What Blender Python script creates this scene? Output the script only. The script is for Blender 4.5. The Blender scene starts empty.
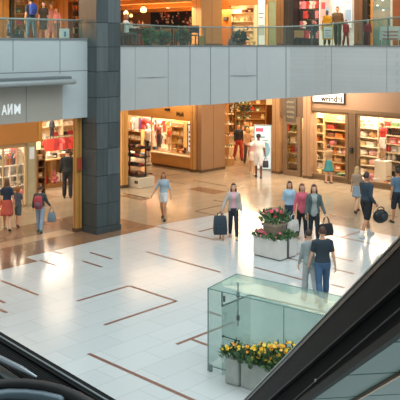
import bpy, bmesh, math, random
from math import sin, cos, pi, radians as R
from mathutils import Vector, Matrix
random.seed(11)
V = Vector
F = 785.0; HY = 42.0; CX = 200.0; H = 6.0          # focal length in px, horizon row, eye height
TH = math.atan2(760, 785)
Bv = V((sin(TH), cos(TH), 0)); Av = V((-cos(TH), sin(TH), 0))
ROT = pi/2 - TH                                      # object rotation: local x = B, local y = A
SC = bpy.context.scene
COL = SC.collection

def G(b, n, z=0): return Bv*b + Av*n + V((0, 0, z))
def fp(px, py, z=0):
    Y = F*(H-z)/(py-HY); return V(((px-CX)*Y/F, Y, z))
def pd(px, py, Y): return V(((px-CX)*Y/F, Y, H-(py-HY)*Y/F))
def on_n(px, n):
    u = (px-CX)/F; Y = n/(Av.y+Av.x*u); return V((u*Y, Y, 0))
def on_b(px, b):
    u = (px-CX)/F; Y = b/(Bv.y+Bv.x*u); return V((u*Y, Y, 0))
def zat(py, Y): return H-(py-HY)*Y/F
def wb(px, py, b):
    p = on_b(px, b); return p.dot(Av), zat(py, p.y)
def wn(px, py, n):
    p = on_n(px, n); return p.dot(Bv), zat(py, p.y)

# ------------------------------------------------------------------ materials
def lin(c): return c/12.92 if c <= .04045 else ((c+.055)/1.055)**2.4
def hx(h): return tuple(lin(int(h[i:i+2], 16)/255) for i in (0, 2, 4))
MATS = {}
def pm(hexc, rough=.6, metal=0, var=.10, scale=6, spec=.5, emit=0, bump=0, stretch=None):
    key = (hexc, rough, metal, var, scale, spec, emit, bump, stretch)
    if key in MATS: return MATS[key]
    m = bpy.data.materials.new('surface_'+hexc); m.use_nodes = True
    nt = m.node_tree; b = nt.nodes['Principled BSDF']
    c = hx(hexc)
    tc = nt.nodes.new('ShaderNodeTexCoord'); nz = nt.nodes.new('ShaderNodeTexNoise')
    nz.inputs['Scale'].default_value = scale; nz.inputs['Detail'].default_value = 4
    if stretch:
        mp = nt.nodes.new('ShaderNodeMapping'); mp.inputs['Scale'].default_value = stretch
        nt.links.new(tc.outputs['Object'], mp.inputs['Vector']); nt.links.new(mp.outputs[0], nz.inputs['Vector'])
    else: nt.links.new(tc.outputs['Object'], nz.inputs['Vector'])
    mx = nt.nodes.new('ShaderNodeMix'); mx.data_type = 'RGBA'
    mx.inputs[6].default_value = (*[x*(1-var) for x in c], 1)
    mx.inputs[7].default_value = (*[min(1, x*(1+var)) for x in c], 1)
    nt.links.new(nz.outputs['Fac'], mx.inputs[0]); nt.links.new(mx.outputs[2], b.inputs['Base Color'])
    b.inputs['Roughness'].default_value = rough; b.inputs['Metallic'].default_value = metal
    b.inputs['Specular IOR Level'].default_value = spec
    if emit:
        nt.links.new(mx.outputs[2], b.inputs['Emission Color']); b.inputs['Emission Strength'].default_value = emit
    if bump:
        bp = nt.nodes.new('ShaderNodeBump'); bp.inputs['Strength'].default_value = bump; bp.inputs['Distance'].default_value = .02
        nt.links.new(nz.outputs['Fac'], bp.inputs['Height']); nt.links.new(bp.outputs[0], b.inputs['Normal'])
    MATS[key] = m
    return m

def glass(name, tint, tr=.92, refl=.10, rough=.02, haze=0.0, hazec='b8d4cc'):
    m = bpy.data.materials.new(name); m.use_nodes = True; nt = m.node_tree; nt.nodes.clear()
    out = nt.nodes.new('ShaderNodeOutputMaterial')
    t = nt.nodes.new('ShaderNodeBsdfTransparent'); t.inputs[0].default_value = (*[x*tr for x in tint], 1)
    g = nt.nodes.new('ShaderNodeBsdfGlossy'); g.inputs['Roughness'].default_value = rough
    lw = nt.nodes.new('ShaderNodeLayerWeight'); lw.inputs[0].default_value = .25
    mr = nt.nodes.new('ShaderNodeMapRange'); mr.inputs['To Min'].default_value = refl*.5; mr.inputs['To Max'].default_value = min(1, refl*4)
    nt.links.new(lw.outputs['Fresnel'], mr.inputs['Value'])
    base = t
    if haze:
        d = nt.nodes.new('ShaderNodeBsdfDiffuse'); d.inputs[0].default_value = (*hx(hazec), 1)
        tc = nt.nodes.new('ShaderNodeTexCoord'); nz = nt.nodes.new('ShaderNodeTexNoise'); nz.inputs['Scale'].default_value = 1.6; nz.inputs['Detail'].default_value = 3
        nt.links.new(tc.outputs['Object'], nz.inputs['Vector'])
        hm = nt.nodes.new('ShaderNodeMapRange'); hm.inputs['To Min'].default_value = haze*.4; hm.inputs['To Max'].default_value = haze*1.6
        nt.links.new(nz.outputs['Fac'], hm.inputs['Value'])
        mh = nt.nodes.new('ShaderNodeMixShader'); nt.links.new(hm.outputs[0], mh.inputs[0])
        nt.links.new(t.outputs[0], mh.inputs[1]); nt.links.new(d.outputs[0], mh.inputs[2]); base = mh
    mx = nt.nodes.new('ShaderNodeMixShader'); nt.links.new(mr.outputs[0], mx.inputs[0])
    nt.links.new(base.outputs[0], mx.inputs[1]); nt.links.new(g.outputs[0], mx.inputs[2]); nt.links.new(mx.outputs[0], out.inputs[0])
    return m

def tile(name, c1, c2, mortar, w, h, rough, msize=.006, offset=.5, var_scale=.35, coat=0.0, plane='xy', spec=.5, noise_amt=.25):
    m = bpy.data.materials.new(name); m.use_nodes = True; nt = m.node_tree; b = nt.nodes['Principled BSDF']
    tc = nt.nodes.new('ShaderNodeTexCoord'); vec = tc.outputs['Object']
    if plane != 'xy':
        sp = nt.nodes.new('ShaderNodeSeparateXYZ'); cb = nt.nodes.new('ShaderNodeCombineXYZ')
        nt.links.new(vec, sp.inputs[0])
        ad = nt.nodes.new('ShaderNodeMath'); ad.operation = 'ADD'
        nt.links.new(sp.outputs[0], ad.inputs[0]); nt.links.new(sp.outputs[1], ad.inputs[1])
        nt.links.new(ad.outputs[0], cb.inputs[0]); nt.links.new(sp.outputs[2], cb.inputs[1]); vec = cb.outputs[0]
    br = nt.nodes.new('ShaderNodeTexBrick'); br.offset = offset
    br.inputs['Color1'].default_value = (*hx(c1), 1); br.inputs['Color2'].default_value = (*hx(c2), 1); br.inputs['Mortar'].default_value = (*hx(mortar), 1)
    br.inputs['Scale'].default_value = 1; br.inputs['Mortar Size'].default_value = msize; br.inputs['Brick Width'].default_value = w; br.inputs['Row Height'].default_value = h
    nt.links.new(vec, br.inputs['Vector'])
    nz = nt.nodes.new('ShaderNodeTexNoise'); nz.inputs['Scale'].default_value = var_scale; nz.inputs['Detail'].default_value = 5
    nt.links.new(tc.outputs['Object'], nz.inputs['Vector'])
    mp = nt.nodes.new('ShaderNodeMapRange'); mp.inputs['To Min'].default_value = 1-noise_amt; mp.inputs['To Max'].default_value = 1+noise_amt*.3
    nt.links.new(nz.outputs['Fac'], mp.inputs['Value'])
    mx = nt.nodes.new('ShaderNodeMix'); mx.data_type = 'RGBA'; mx.blend_type = 'MULTIPLY'; mx.inputs[0].default_value = 1
    nt.links.new(br.outputs['Color'], mx.inputs[6])
    nt.links.new(mp.outputs[0], mx.inputs[7]); nt.links.new(mx.outputs[2], b.inputs['Base Color'])
    b.inputs['Roughness'].default_value = rough; b.inputs['Specular IOR Level'].default_value = spec
    b.inputs['Coat Weight'].default_value = coat; b.inputs['Coat Roughness'].default_value = .08
    return m

# ------------------------------------------------------------------ mesh builder
class MB:
    def __init__(s): s.v = []; s.f = []; s.m = []
    def add(s, vs, fs, mi=0):
        o = len(s.v); s.v += [tuple(v) for v in vs]
        s.f += [tuple(i+o for i in f) for f in fs]; s.m += [mi]*len(fs); return s
    def box(s, x0, x1, y0, y1, z0, z1, mi=0, M=None):
        if x0 > x1: x0, x1 = x1, x0
        if y0 > y1: y0, y1 = y1, y0
        if z0 > z1: z0, z1 = z1, z0
        vs = [V((x, y, z)) for z in (z0, z1) for y in (y0, y1) for x in (x0, x1)]
        if M: vs = [M @ v for v in vs]
        return s.add(vs, [(0,2,3,1),(4,5,7,6),(0,1,5,4),(2,6,7,3),(0,4,6,2),(1,3,7,5)], mi)
    def prism(s, pts, z0, z1, mi=0):
        n = len(pts)
        area = sum(pts[i][0]*pts[(i+1) % n][1]-pts[(i+1) % n][0]*pts[i][1] for i in range(n))
        if area < 0: pts = pts[::-1]
        z0s = z0 if isinstance(z0, (list, tuple)) else [z0]*n; z1s = z1 if isinstance(z1, (list, tuple)) else [z1]*n
        vs = [(p[0], p[1], z0s[i]) for i, p in enumerate(pts)]+[(p[0], p[1], z1s[i]) for i, p in enumerate(pts)]
        fs = [tuple(range(n-1, -1, -1)), tuple(range(n, 2*n))]+[(i, (i+1) % n, n+(i+1) % n, n+i) for i in range(n)]
        return s.add(vs, fs, mi)
    def loft(s, rings, mi=0, cap=True):
        n = len(rings[0]); vs = [p for r in rings for p in r]; fs = []
        for k in range(len(rings)-1):
            for i in range(n):
                j = (i+1) % n; fs.append((k*n+i, k*n+j, (k+1)*n+j, (k+1)*n+i))
        if cap:
            fs.append(tuple(range(n-1, -1, -1))); fs.append(tuple(range((len(rings)-1)*n, len(rings)*n)))
        return s.add(vs, fs, mi)
    def ering(s, c, rx, ry, n=16, wav=0, k=8):
        return [V((c[0]+rx*(1+wav*sin(k*t))*cos(t), c[1]+ry*(1+wav*sin(k*t))*sin(t), c[2])) for t in [2*pi*i/n for i in range(n)]]
    def tube(s, pts, rads, seg=10, mi=0, dome=True):
        pts = [V(p) for p in pts]
        if not isinstance(rads, (list, tuple)): rads = [rads]*len(pts)
        n = len(pts); T = []
        for i in range(n):
            a = pts[min(i+1, n-1)]-pts[max(i-1, 0)]; T.append(a.normalized())
        u = T[0].orthogonal().normalized(); rings = []
        P = list(zip(pts, rads, T))
        if dome:
            p0, r0, t0 = P[0]; p1, r1, t1 = P[-1]
            P = [(p0-t0*r0*.95, r0*.3, t0), (p0-t0*r0*.6, r0*.8, t0)]+P+[(p1+t1*r1*.6, r1*.8, t1), (p1+t1*r1*.95, r1*.3, t1)]
        for p, r, t in P:
            u = (u-t*u.dot(t)).normalized(); w = t.cross(u)
            rings.append([p+u*(r*cos(2*pi*i/seg))+w*(r*sin(2*pi*i/seg)) for i in range(seg)])
        return s.loft(rings, mi)
    def ell(s, c, r, seg=12, rings=8, mi=0, M=None):
        c = V(c); r = (r, r, r) if not isinstance(r, (list, tuple)) else r
        vs = [V((0, 0, -r[2]))]
        for k in range(1, rings):
            a = -pi/2+pi*k/rings
            vs += [V((r[0]*cos(a)*cos(2*pi*i/seg), r[1]*cos(a)*sin(2*pi*i/seg), r[2]*sin(a))) for i in range(seg)]
        vs.append(V((0, 0, r[2])))
        if M: vs = [M @ v for v in vs]
        vs = [v+c for v in vs]; fs = []
        for i in range(seg): fs.append((0, 1+(i+1) % seg, 1+i))
        for k in range(rings-2):
            for i in range(seg):
                a = 1+k*seg; j = (i+1) % seg; fs.append((a+i, a+j, a+seg+j, a+seg+i))
        t = len(vs)-1; a = 1+(rings-2)*seg
        for i in range(seg): fs.append((a+i, a+(i+1) % seg, t))
        return s.add(vs, fs, mi)
    def lathe(s, prof, c=(0, 0, 0), n=16, mi=0):
        return s.loft([[V((c[0]+r*cos(2*pi*i/n), c[1]+r*sin(2*pi*i/n), c[2]+z)) for i in range(n)] for r, z in prof], mi)
    def quad(s, a, b, c, d, mi=0): return s.add([a, b, c, d], [(0, 1, 2, 3)], mi)
    def mesh(s, name, mats, smooth=False):
        me = bpy.data.meshes.new(name); me.from_pydata(s.v, [], s.f)
        for m in (mats if isinstance(mats, (list, tuple)) else [mats]): me.materials.append(m)
        for p, i in zip(me.polygons, s.m): p.material_index = i; p.use_smooth = smooth
        me.update(); return me
    def build(s, name, mats, parent=None, loc=(0, 0, 0), rz=0, smooth=False, bevel=0):
        return link(name, s.mesh(name, mats, smooth), parent, loc, rz, bevel)
def link(name, me, parent=None, loc=(0, 0, 0), rz=0, bevel=0):
    o = bpy.data.objects.new(name, me); COL.objects.link(o)
    o.location = loc; o.rotation_euler = (0, 0, rz)
    if parent: o.parent = parent
    if bevel:
        b = o.modifiers.new('bevel', 'BEVEL'); b.width = bevel; b.segments = 2; b.limit_method = 'ANGLE'
    return o
def tag(o, label=None, cat=None, group=None, kind=None):
    if label: o['label'] = label
    if cat: o['category'] = cat
    if group: o['group'] = group
    if kind: o['kind'] = kind
    return o
def thing(name, label, cat, loc=(0, 0, 0), rz=0, group=None):
    o = bpy.data.objects.new(name, None); COL.objects.link(o); o.empty_display_size = .1
    o.location = loc; o.rotation_euler = (0, 0, rz)
    return tag(o, label, cat, group)
def struct(name, mb, mats, **k):
    return tag(mb.build(name, mats, **k), kind='structure')
def dup(o, parent=None):
    c = o.copy(); COL.objects.link(c)
    if parent: c.parent = parent
    for ch in list(o.children): dup(ch, c)
    return c
def text_mesh(name, s, size, mat, parent=None, depth=.01, bold=.0, align='CENTER'):
    cu = bpy.data.curves.new(name, 'FONT'); cu.body = s; cu.size = size; cu.extrude = depth; cu.offset = bold; cu.align_x = align
    t = bpy.data.objects.new(name, cu); COL.objects.link(t)
    bpy.context.view_layer.update()
    me = bpy.data.meshes.new_from_object(t.evaluated_get(bpy.context.evaluated_depsgraph_get()))
    bpy.data.objects.remove(t); bpy.data.curves.remove(cu)
    me.name = name; me.materials.clear(); me.materials.append(mat)
    return link(name, me, parent)
def remesh(mb, vox, smooth_it=3):
    me = mb.mesh('tmp', []); o = bpy.data.objects.new('tmp', me); COL.objects.link(o)
    m = o.modifiers.new('r', 'REMESH'); m.mode = 'VOXEL'; m.voxel_size = vox
    if smooth_it:
        k = o.modifiers.new('s', 'SMOOTH'); k.factor = .5; k.iterations = smooth_it
    bpy.context.view_layer.update()
    r = bpy.data.meshes.new_from_object(o.evaluated_get(bpy.context.evaluated_depsgraph_get()))
    bpy.data.objects.remove(o); bpy.data.meshes.remove(me)
    vs = [v.co.copy() for v in r.vertices]; fs = [tuple(p.vertices) for p in r.polygons]
    bpy.data.meshes.remove(r)
    out = MB(); out.v = vs; out.f = fs; out.m = [0]*len(fs)
    return out

# ------------------------------------------------------------------ camera, world
cam = bpy.data.cameras.new('camera'); co = bpy.data.objects.new('camera', cam); COL.objects.link(co)
co.location = (0, 0, H); co.rotation_euler = (pi/2, 0, 0); cam.sensor_width = 36; cam.lens = F/400*36
cam.shift_y = -(200-HY)/400; cam.clip_start = .1; cam.clip_end = 300
SC.camera = co
w = bpy.data.worlds.new('world'); SC.world = w; w.use_nodes = True
nt = w.node_tree; bg = nt.nodes['Background']
bg.inputs[0].default_value = (*hx('e4eaec'), 1); bg.inputs[1].default_value = .62
SC.view_settings.view_transform = 'Standard'; SC.view_settings.look = 'None'
SC.view_settings.exposure = 0; SC.view_settings.gamma = 1

def area(name, loc, sx, sy, e, col, rot=(0, 0, ROT)):
    l = bpy.data.lights.new(name, 'AREA'); l.shape = 'RECTANGLE'; l.size = sx; l.size_y = sy; l.energy = e; l.color = hx(col)
    o = bpy.data.objects.new(name, l); COL.objects.link(o); o.location = loc; o.rotation_euler = rot; return o

# shared materials
M_WHITE = tile('white_floor_tile', 'c3cac9', 'bdc5c4', 'a6adac', 1.2, .6, .16, .006, noise_amt=.12)
M_TAN = tile('tan_floor_tile', 'ab9b83', 'a3927a', '8a775d', 1.2, .6, .14, .006, noise_amt=.2)
M_BROWN = tile('brown_floor_tile', '8d7058', '836650', '6d5340', .6, .6, .14, .004, noise_amt=.25)
M_SAND = tile('sand_floor_tile', 'b79c7e', 'ad9072', '8d745b', .6, .6, .14, .004)
M_STRIPE = pm('7a5647', .3, var=.15)
M_STRIPE2 = pm('7a624e', .25, var=.15)
M_PANEL = pm('adb8ba', .5, var=.05, scale=2)
M_PANEL2 = pm('b9c3c5', .5, var=.05, scale=2)
M_PANELR = tile('stone_panel', 'b6c0c2', 'b1bbbe', 'abb6b8', 1.1, .16, .55, .006, var_scale=1.0, plane='v', noise_amt=.12)
M_PANELW = pm('a09d93', .5, var=.05, scale=2)
M_JOINT = pm('717b7e', .7)
M_OCHRE = pm('dba45a', .45, var=.10, scale=2)
M_OCHRE_D = pm('cd9a58', .4, var=.1, scale=2)
M_COLUMN = pm('98785a', .4, var=.1, scale=2)
M_COLUMN_D = pm('6f5238', .4, var=.1, scale=2)
M_BROWNWALL = pm('92745a', .5, var=.08, scale=2)
M_FRAME = pm('7b644c', .35, metal=.3, var=.1)
M_CREAM = pm('e9d9b8', .6, var=.05)
M_WOOD = pm('b98a52', .4, var=.15, scale=5)
M_STEEL = pm('8e989a', .3, metal=.8, var=.05)
M_DARK = pm('1d2121', .4, var=.1)
M_BLACK = pm('101212', .5, var=.1)
G_SHOP = glass('shop_glass', (1, .99, .97), .97, .05)
G_RAIL = glass('railing_glass', (.86, .945, .92), .96, .07, haze=.035, hazec='7fa096')
G_BOX = glass('enclosure_glass', (.94, .98, .965), .985, .07, haze=.055, hazec='a4c8bf')
G_TEAL = glass('teal_glass', (.38, .58, .56), .9, .18, haze=.55, hazec='5c8784')
# ------------------------------------------------------------------ people
def ldir(flex, abd, side, up=False):
    return V((side*sin(abd), sin(flex)*cos(abd), -cos(flex)*cos(abd)))
def lerp_path(pts, rads, t):
    """part of a limb from its root up to the fraction t of its length"""
    L = [(pts[i+1]-pts[i]).length for i in range(len(pts)-1)]; tot = sum(L)*t; P = [pts[0]]; Q = [rads[0]]
    for i, l in enumerate(L):
        if tot >= l: P.append(pts[i+1]); Q.append(rads[i+1]); tot -= l
        else:
            k = tot/l
            if k > .02: P.append(pts[i].lerp(pts[i+1], k)); Q.append(rads[i]*(1-k)+rads[i+1]*k)
            break
    return P, Q
TORSO = [(.80, .085, .085, 0), (.86, .145, .105, -.01), (.93, .165, .118, -.012), (1.0, .158, .108, -.005), (1.08, .138, .095, .0),
         (1.17, .145, .102, .004), (1.27, .162, .112, .004), (1.35, .160, .102, -.002), (1.405, .125, .082, -.008), (1.44, .072, .062, -.01)]
class Fig:
    def __init__(s, h=1.7, sex='f', lf=(12, 5), rf=(-14, 8), la=(-8, 8, 12, 0), ra=(10, 8, 15, 0), head=(0, 0), lean=0, wide=1.0, hs=1.0):
        s.h = h; s.k = h/1.7; s.sex = sex; s.head = head; s.hs = hs
        s.wx = (1.0 if sex == 'm' else .86)*wide; s.shx = (.178 if sex == 'm' else .148)*wide
        s.legs = {}; s.arms = {}
        low = 9
        for side, (hf, kf) in ((-1, lf), (1, rf)):
            hip = V((side*.088*s.wx, 0, .90)); d1 = ldir(R(hf), R(2), side); knee = hip+d1*.43
            d2 = ldir(R(hf-kf), R(1), side); calf = knee+d2*.12+V((0, -.012, 0)); ank = knee+d2*.41
            fw = R(hf-kf); pitch = 0 if hf > -5 else -R(min(35, -(hf-kf)*1.0))
            s.legs[side] = dict(P=[hip, knee, calf, ank], pitch=pitch); low = min(low, ank.z)
        dz = .075-low; s.dz = dz
        for l in s.legs.values(): l['P'] = [p+V((0, 0, dz)) for p in l['P']]
        s.lean = R(lean); s.piv = V((0, 0, .92+dz))
        for side, (fl, ab, el, inw) in ((-1, la), (1, ra)):
            sh = V((side*s.shx, -.005, 1.375)); d1 = ldir(R(fl), R(ab), side); elb = sh+d1*.285
            d2 = ldir(R(fl+el), R(ab-inw), side); wr = elb+d2*.25
            s.arms[side] = dict(P=[s.T(V((side*s.shx*.62, -.005, 1.39))), s.T(sh), s.T(elb), s.T(wr)], d=(s.T(wr+d2)-s.T(wr)).normalized())
    def T(s, p):                       # upper body: shift with the hips and lean
        p = V(p)+V((0, 0, s.dz)); q = p-s.piv
        return s.piv+Matrix.Rotation(-s.lean, 3, 'X') @ q
    def torso(s, mb, z0, z1, infl, n=18):
        rings = []
        for z, rx, ry, y in TORSO:
            if z0 <= z <= z1:
                if s.sex == 'm' and z > 1.2: rx *= 1.06
                if s.sex == 'f' and 1.2 < z < 1.36: ry *= 1.12; y += .012
                if s.sex == 'f' and z < 1.0: rx *= 1.06
                c = s.T((0, y, z)) if z > .92 else V((0, y, z+s.dz))
                rings.append([c+V((a.x, a.y, 0)) for a in mb.ering((0, 0, 0), rx*s.wx+infl, ry+infl, n)])
        mb.loft(rings)
    def arm(s, mb, side, t, infl, rads=(.05, .051, .039, .027)):
        P, Q = lerp_path(s.arms[side]['P'], [r*(1.03 if s.sex == 'm' else .86) for r in rads], t)
        mb.tube(P, [q+infl for q in Q], 10)
    def leg(s, mb, side, t, infl, loose=0.0):
        P, Q = lerp_path(s.legs[side]['P'], [.088*s.wx, .057, .057, .038], t)
        mb.tube(P, [q+infl+loose*(i/3) for i, q in enumerate(Q)], 12)
    def hand(s, mb, side, curl=.5):
        a = s.arms[side]; w = a['P'][3]; d = a['d']; n = V((-side, 0, 0)); n = (n-d*n.dot(d)).normalized(); f = d.cross(n).normalized()
        if f.y < 0: f = -f
        M = Matrix((f, n, d)).transposed()
        mb.ell(w+d*.045, (.040, .016, .052), 10, 6, M=M)
        for i, (off, L) in enumerate(((.028, .068), (.010, .078), (-.010, .072), (-.027, .056))):
            p = w+d*.085+f*off; c = curl*(.8+.12*i)
            d2 = (d*cos(c)+n*sin(c)); p2 = p+d2*L*.5; d3 = (d*cos(c*2.1)+n*sin(c*2.1)); p3 = p2+d3*L*.5
            mb.tube([p-d*.02, p, p2, p3], [.009, .009, .0085, .007], 6)
        t0 = w+d*.025+f*.034; t1 = t0+(f*.6+d*.7+n*.3).normalized()*.036; t2 = t1+(d*.9+n*.45+f*.1).normalized()*.028
        mb.tube([w+d*.012+f*.015, t0, t1, t2], [.012, .012, .010, .008], 6)
def headM(s): return Matrix.Rotation(R(s.head[0]), 3, 'Z') @ Matrix.Rotation(R(-s.head[1]), 3, 'X')

SKIN = {'l': 'd9a98a', 'm': 'c08a68', 'd': '7a5238'}
def person(px, py, label, h=1.7, rot=0, skin='l', top=None, jacket=None, bottom=None, shoes='2a2626', hair=('3a2a20', 'short'), name='person',
           face=False, group=None, loc=None, cat='person', curl=(.5, .5), sock=None, **kw):
    s = Fig(h=h, **kw); k = s.k
    p = V(loc) if loc is not None else fp(px, py)
    root = thing(name, label, cat, p, R(rot), group); root.scale = (k, k, k)
    ms = pm(SKIN[skin], .55, var=.05)
    # one continuous body
    mb = MB(); s.torso(mb, 0, 2, 0)
    for sd in (-1, 1):
        s.arm(mb, sd, 1, 0); s.leg(mb, sd, 1, 0)
        l = s.legs[sd]; an = l['P'][3]; c, q = cos(l['pitch']), sin(l['pitch'])
        mb.tube([an+V((0, -.045*c, -.03-.0*q)), an+V((0, .04*c, -.03+.04*q)), an+V((0, .13*c, -.045+.13*q))], [.034, .034, .026], 8)
    hM = headM(s); nb = s.T((0, -.012, 1.42)); hc = s.T((0, .012, 1.585)); hs = s.hs
    if hs != 1: hc = hc+V((0, 0, .115*(hs-1)))
    mb.tube([nb, hc+V((0, -.02, -.05))], [.052, .050], 10)
    mb.ell(hc, (.073*hs, .092*hs, .112*hs), 16, 12)
    mb.ell(hc+hM @ V((0, .028, -.062))*hs, (.055*hs, .062*hs, .052*hs), 12, 8)
    body = remesh(mb, .017, 3)
    for sd, cu in ((-1, curl[0]), (1, curl[1])):
        s.hand(body, sd, cu)
        body.ell(hc+hM @ V((sd*.074, -.005, -.012))*hs, (.011, .024, .032), 8, 6)
    body.tube([hc+hM @ V((0, .084, .008))*hs, hc+hM @ V((0, .104, -.030))*hs], [.010, .015], 6)
    bo = body.build('body', ms, root, smooth=True)
    if face:
        for sd in (-1, 1):
            e = MB(); c = hc+hM @ V((sd*.030, .082, .008))*hs
            e.ell(c, (.013, .009, .008), 8, 6, 0); e.ell(c+hM @ V((0, .0055, 0)), (.0065, .005, .0072), 8, 6, 1)
            e.build('eye', [pm('e8e4dc', .3), pm('2a1c14', .3)], root, smooth=True)
            e = MB(); c = hc+hM @ V((sd*.031, .083, .028))*hs; e.tube([c-V((.016, .003, 0)), c+V((0, .004, .003)), c+V((.016, -.003, 0))], .004, 6)
            e.build('eyebrow', pm(hair[0], .7), root, smooth=True)
        e = MB(); e.ell(hc+hM @ V((0, .086, -.062))*hs, (.022, .008, .008), 10, 6); e.build('lips', pm('a8564e', .5), root, smooth=True)
    # hair
    hcol, sty = hair; hb = MB(); seg, rg = 20, 14
    e = MB(); e.ell((0, 0, 0), (.084, .101, .120), seg, rg)
    vs = []
    brow = .074 if sty != 'hat' else .045
    for v in e.v:
        v = V(v)
        low = {'short': -.045, 'bob': -.12, 'long': -.12, 'pony': -.05, 'hat': .02, 'bun': -.04}[sty]
        cut = (v.y > .02 and v.z < brow) or (v.z < low) or (abs(v.y) <= .02 and v.z < max(low, -.02) and sty == 'short')
        if cut: v = v*.72
        vs.append(hc+hM @ (v+V((0, -.004, .006)))*hs)
    hb.add(vs, e.f)
    if sty in ('long', 'bob'):
        L = .20 if sty == 'long' else .07
        top_, bot = hc+hM @ V((0, -.045, -.02))*hs, s.T((0, -.085, 1.585-.11-L)) if sty == 'long' else hc+hM @ V((0, -.05, -.14))*hs
        r = []
        for t in range(6):
            c = top_.lerp(bot, t/5); rx = (.078+.012*sin(t*1.1))*(1 if t < 5 else .7); ry = (.055-.004*t)*(1 if t < 5 else .6)
            r.append([c+V((rx*cos(a), ry*sin(a), 0)) for a in [2*pi*i/14 for i in range(14)]])
        hb.loft(r[::-1])
        for sd in (-1, 1):
            a0 = hc+hM @ V((sd*.072, .012, .01))*hs; a1 = hc+hM @ V((sd*.080, .005, -.07))*hs; a2 = hc+hM @ V((sd*.082, -.0, -.12-L*.5))*hs
            hb.tube([a0, a1, a2], [.014, .018, .012], 8)
    if sty == 'pony':
        hb.tube([hc+V((0, -.10, .03)), hc+V((0, -.14, -.02)), hc+V((0, -.13, -.14))], [.03, .034, .014], 8)
    if sty == 'bun': hb.ell(hc+V((0, -.085, .075)), .042, 10, 8)
    hb.build('hair', pm(hcol, .6, var=.25, scale=40), root, smooth=True)
    if sty == 'hat':
        b = MB(); b.ell(hc+V((0, 0, .05)), (.098, .112, .085), 18, 10); b.ell(hc+V((0, .06, .045)), (.085, .10, .018), 14, 6)
        b.build('hat', pm('20262e', .7), root, smooth=True)
    # garments
    def garment(nm, fn, col, vox=.017, open_front=0, var=.12, scale=14, mats=None):
        m = MB(); fn(m); g = remesh(m, vox, 2)
        if open_front:
            keep = []
            for f in g.f:
                c = sum((V(g.v[i]) for i in f), V())/len(f)
                if not (c.y > .045 and abs(c.x) < open_front+.02*sin(c.z*9)): keep.append(f)
            g.f = keep; g.m = [0]*len(keep)
        return g.build(nm, pm(col, .75, var=var, scale=scale), root, smooth=True)
    if bottom:
        ty, bc = bottom[0], bottom[1]
        if ty in ('jeans', 'trousers', 'slim'):
            lo = {'jeans': .006, 'trousers': .022, 'slim': .0}[ty]
            def fn(m):
                s.torso(m, 0, 1.01, .014)
                for sd in (-1, 1): s.leg(m, sd, .97, .011, lo)
            garment('trousers', fn, bc)
        elif ty == 'shorts':
            ln = bottom[2] if len(bottom) > 2 else .42
            def fn(m):
                s.torso(m, 0, 1.01, .016)
                for sd in (-1, 1): s.leg(m, sd, ln, .02, .03)
            garment('shorts', fn, bc)
        elif ty == 'skirt':
            hem, flare = bottom[2], bottom[3]
            m = MB(); rr = []
            n = 28
            for i in range(8):
                t = i/7; z = 1.06*(1-t)+hem*t; rx = (.142*(1-t)+flare*t)*s.wx+.02*sin(pi*min(1, t*2))
                ry = (.105*(1-t)+max(flare*.86, .15)*t)+.02*sin(pi*min(1, t*2))
                rr.append(m.ering((0, 0, z+s.dz), rx, ry, n, wav=.05*t, k=9))
            m.loft(rr[::-1]); m.build('skirt', pm(bc, .75, var=.15, scale=14), root, smooth=True)
    if top:
        ty, tc = top[0], top[1]; z0 = top[2] if len(top) > 2 else .93
        sl = {'long': .94, 'short': .42, 'none': .12, 'elbow': .6}[ty]
        def fn(m):
            s.torso(m, z0-.001, 1.45, .015)
            for sd in (-1, 1): s.arm(m, sd, sl, .012)
        garment('top', fn, tc, var=top[3] if len(top) > 3 else .12, scale=top[4] if len(top) > 4 else 14)
    if jacket:
        ty, tc = jacket[0], jacket[1]; z0 = jacket[2] if len(jacket) > 2 else .86
        def fn(m):
            s.torso(m, z0-.001, 1.42, .028)
            for sd in (-1, 1): s.arm(m, sd, .95 if ty == 'long' else .55, .020)
        garment('jacket', fn, tc, open_front=jacket[3] if len(jacket) > 3 else .05, var=jacket[4] if len(jacket) > 4 else .12)
    for sd in (-1, 1):
        l = s.legs[sd]; an = l['P'][3]
        Mx = Matrix.Rotation(l['pitch'], 3, 'X')
        if sock:
            q = MB(); a, b = l['P'][2], l['P'][3]; q.tube([a.lerp(b, .15 if sock[1] else .7), b], [.066 if sock[1] else .05, .05], 10)
            q.build('sock' if not sock[1] else 'boot_shaft', pm(sock[0], .7), root, smooth=True)
        sh = MB(); e = MB(); e.ell((0, 0, 0), (.047, .135, .058), 14, 8)
        vs = []
        for v in e.v:
            v = V(v); v.z = max(v.z, -.034)
            if v.y > .03: v.z = -.034+(v.z+.034)*(1-(v.y-.03)*4.2)
            vs.append(an+Mx @ (v+V((0, .05, -.038))))
        sh.add(vs, e.f); so = sh.build('shoe', pm(shoes, .5), root, smooth=True)
        sb = MB(); rr = []
        for zz in (-.078, -.064): rr.append([an+Mx @ V((.044*cos(a), .05+.128*sin(a), zz)) for a in [2*pi*i/14 for i in range(14)]])
        sb.loft(rr); sb.build('sole', pm('3a3430' if shoes not in ('d8d4ce',) else 'f0eeea', .7), so)
    bpy.context.view_layer.update()
    root['_k'] = 0; del root['_k']
    def world(side, off=.09):           # where a hand is in the scene
        q = s.arms[side]['P'][3]+s.arms[side]['d']*off
        return p+Matrix.Rotation(R(rot), 3, 'Z') @ (q*k)
    def local(q): return p+Matrix.Rotation(R(rot), 3, 'Z') @ (V(q)*k)
    return root, s, world, local

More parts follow.
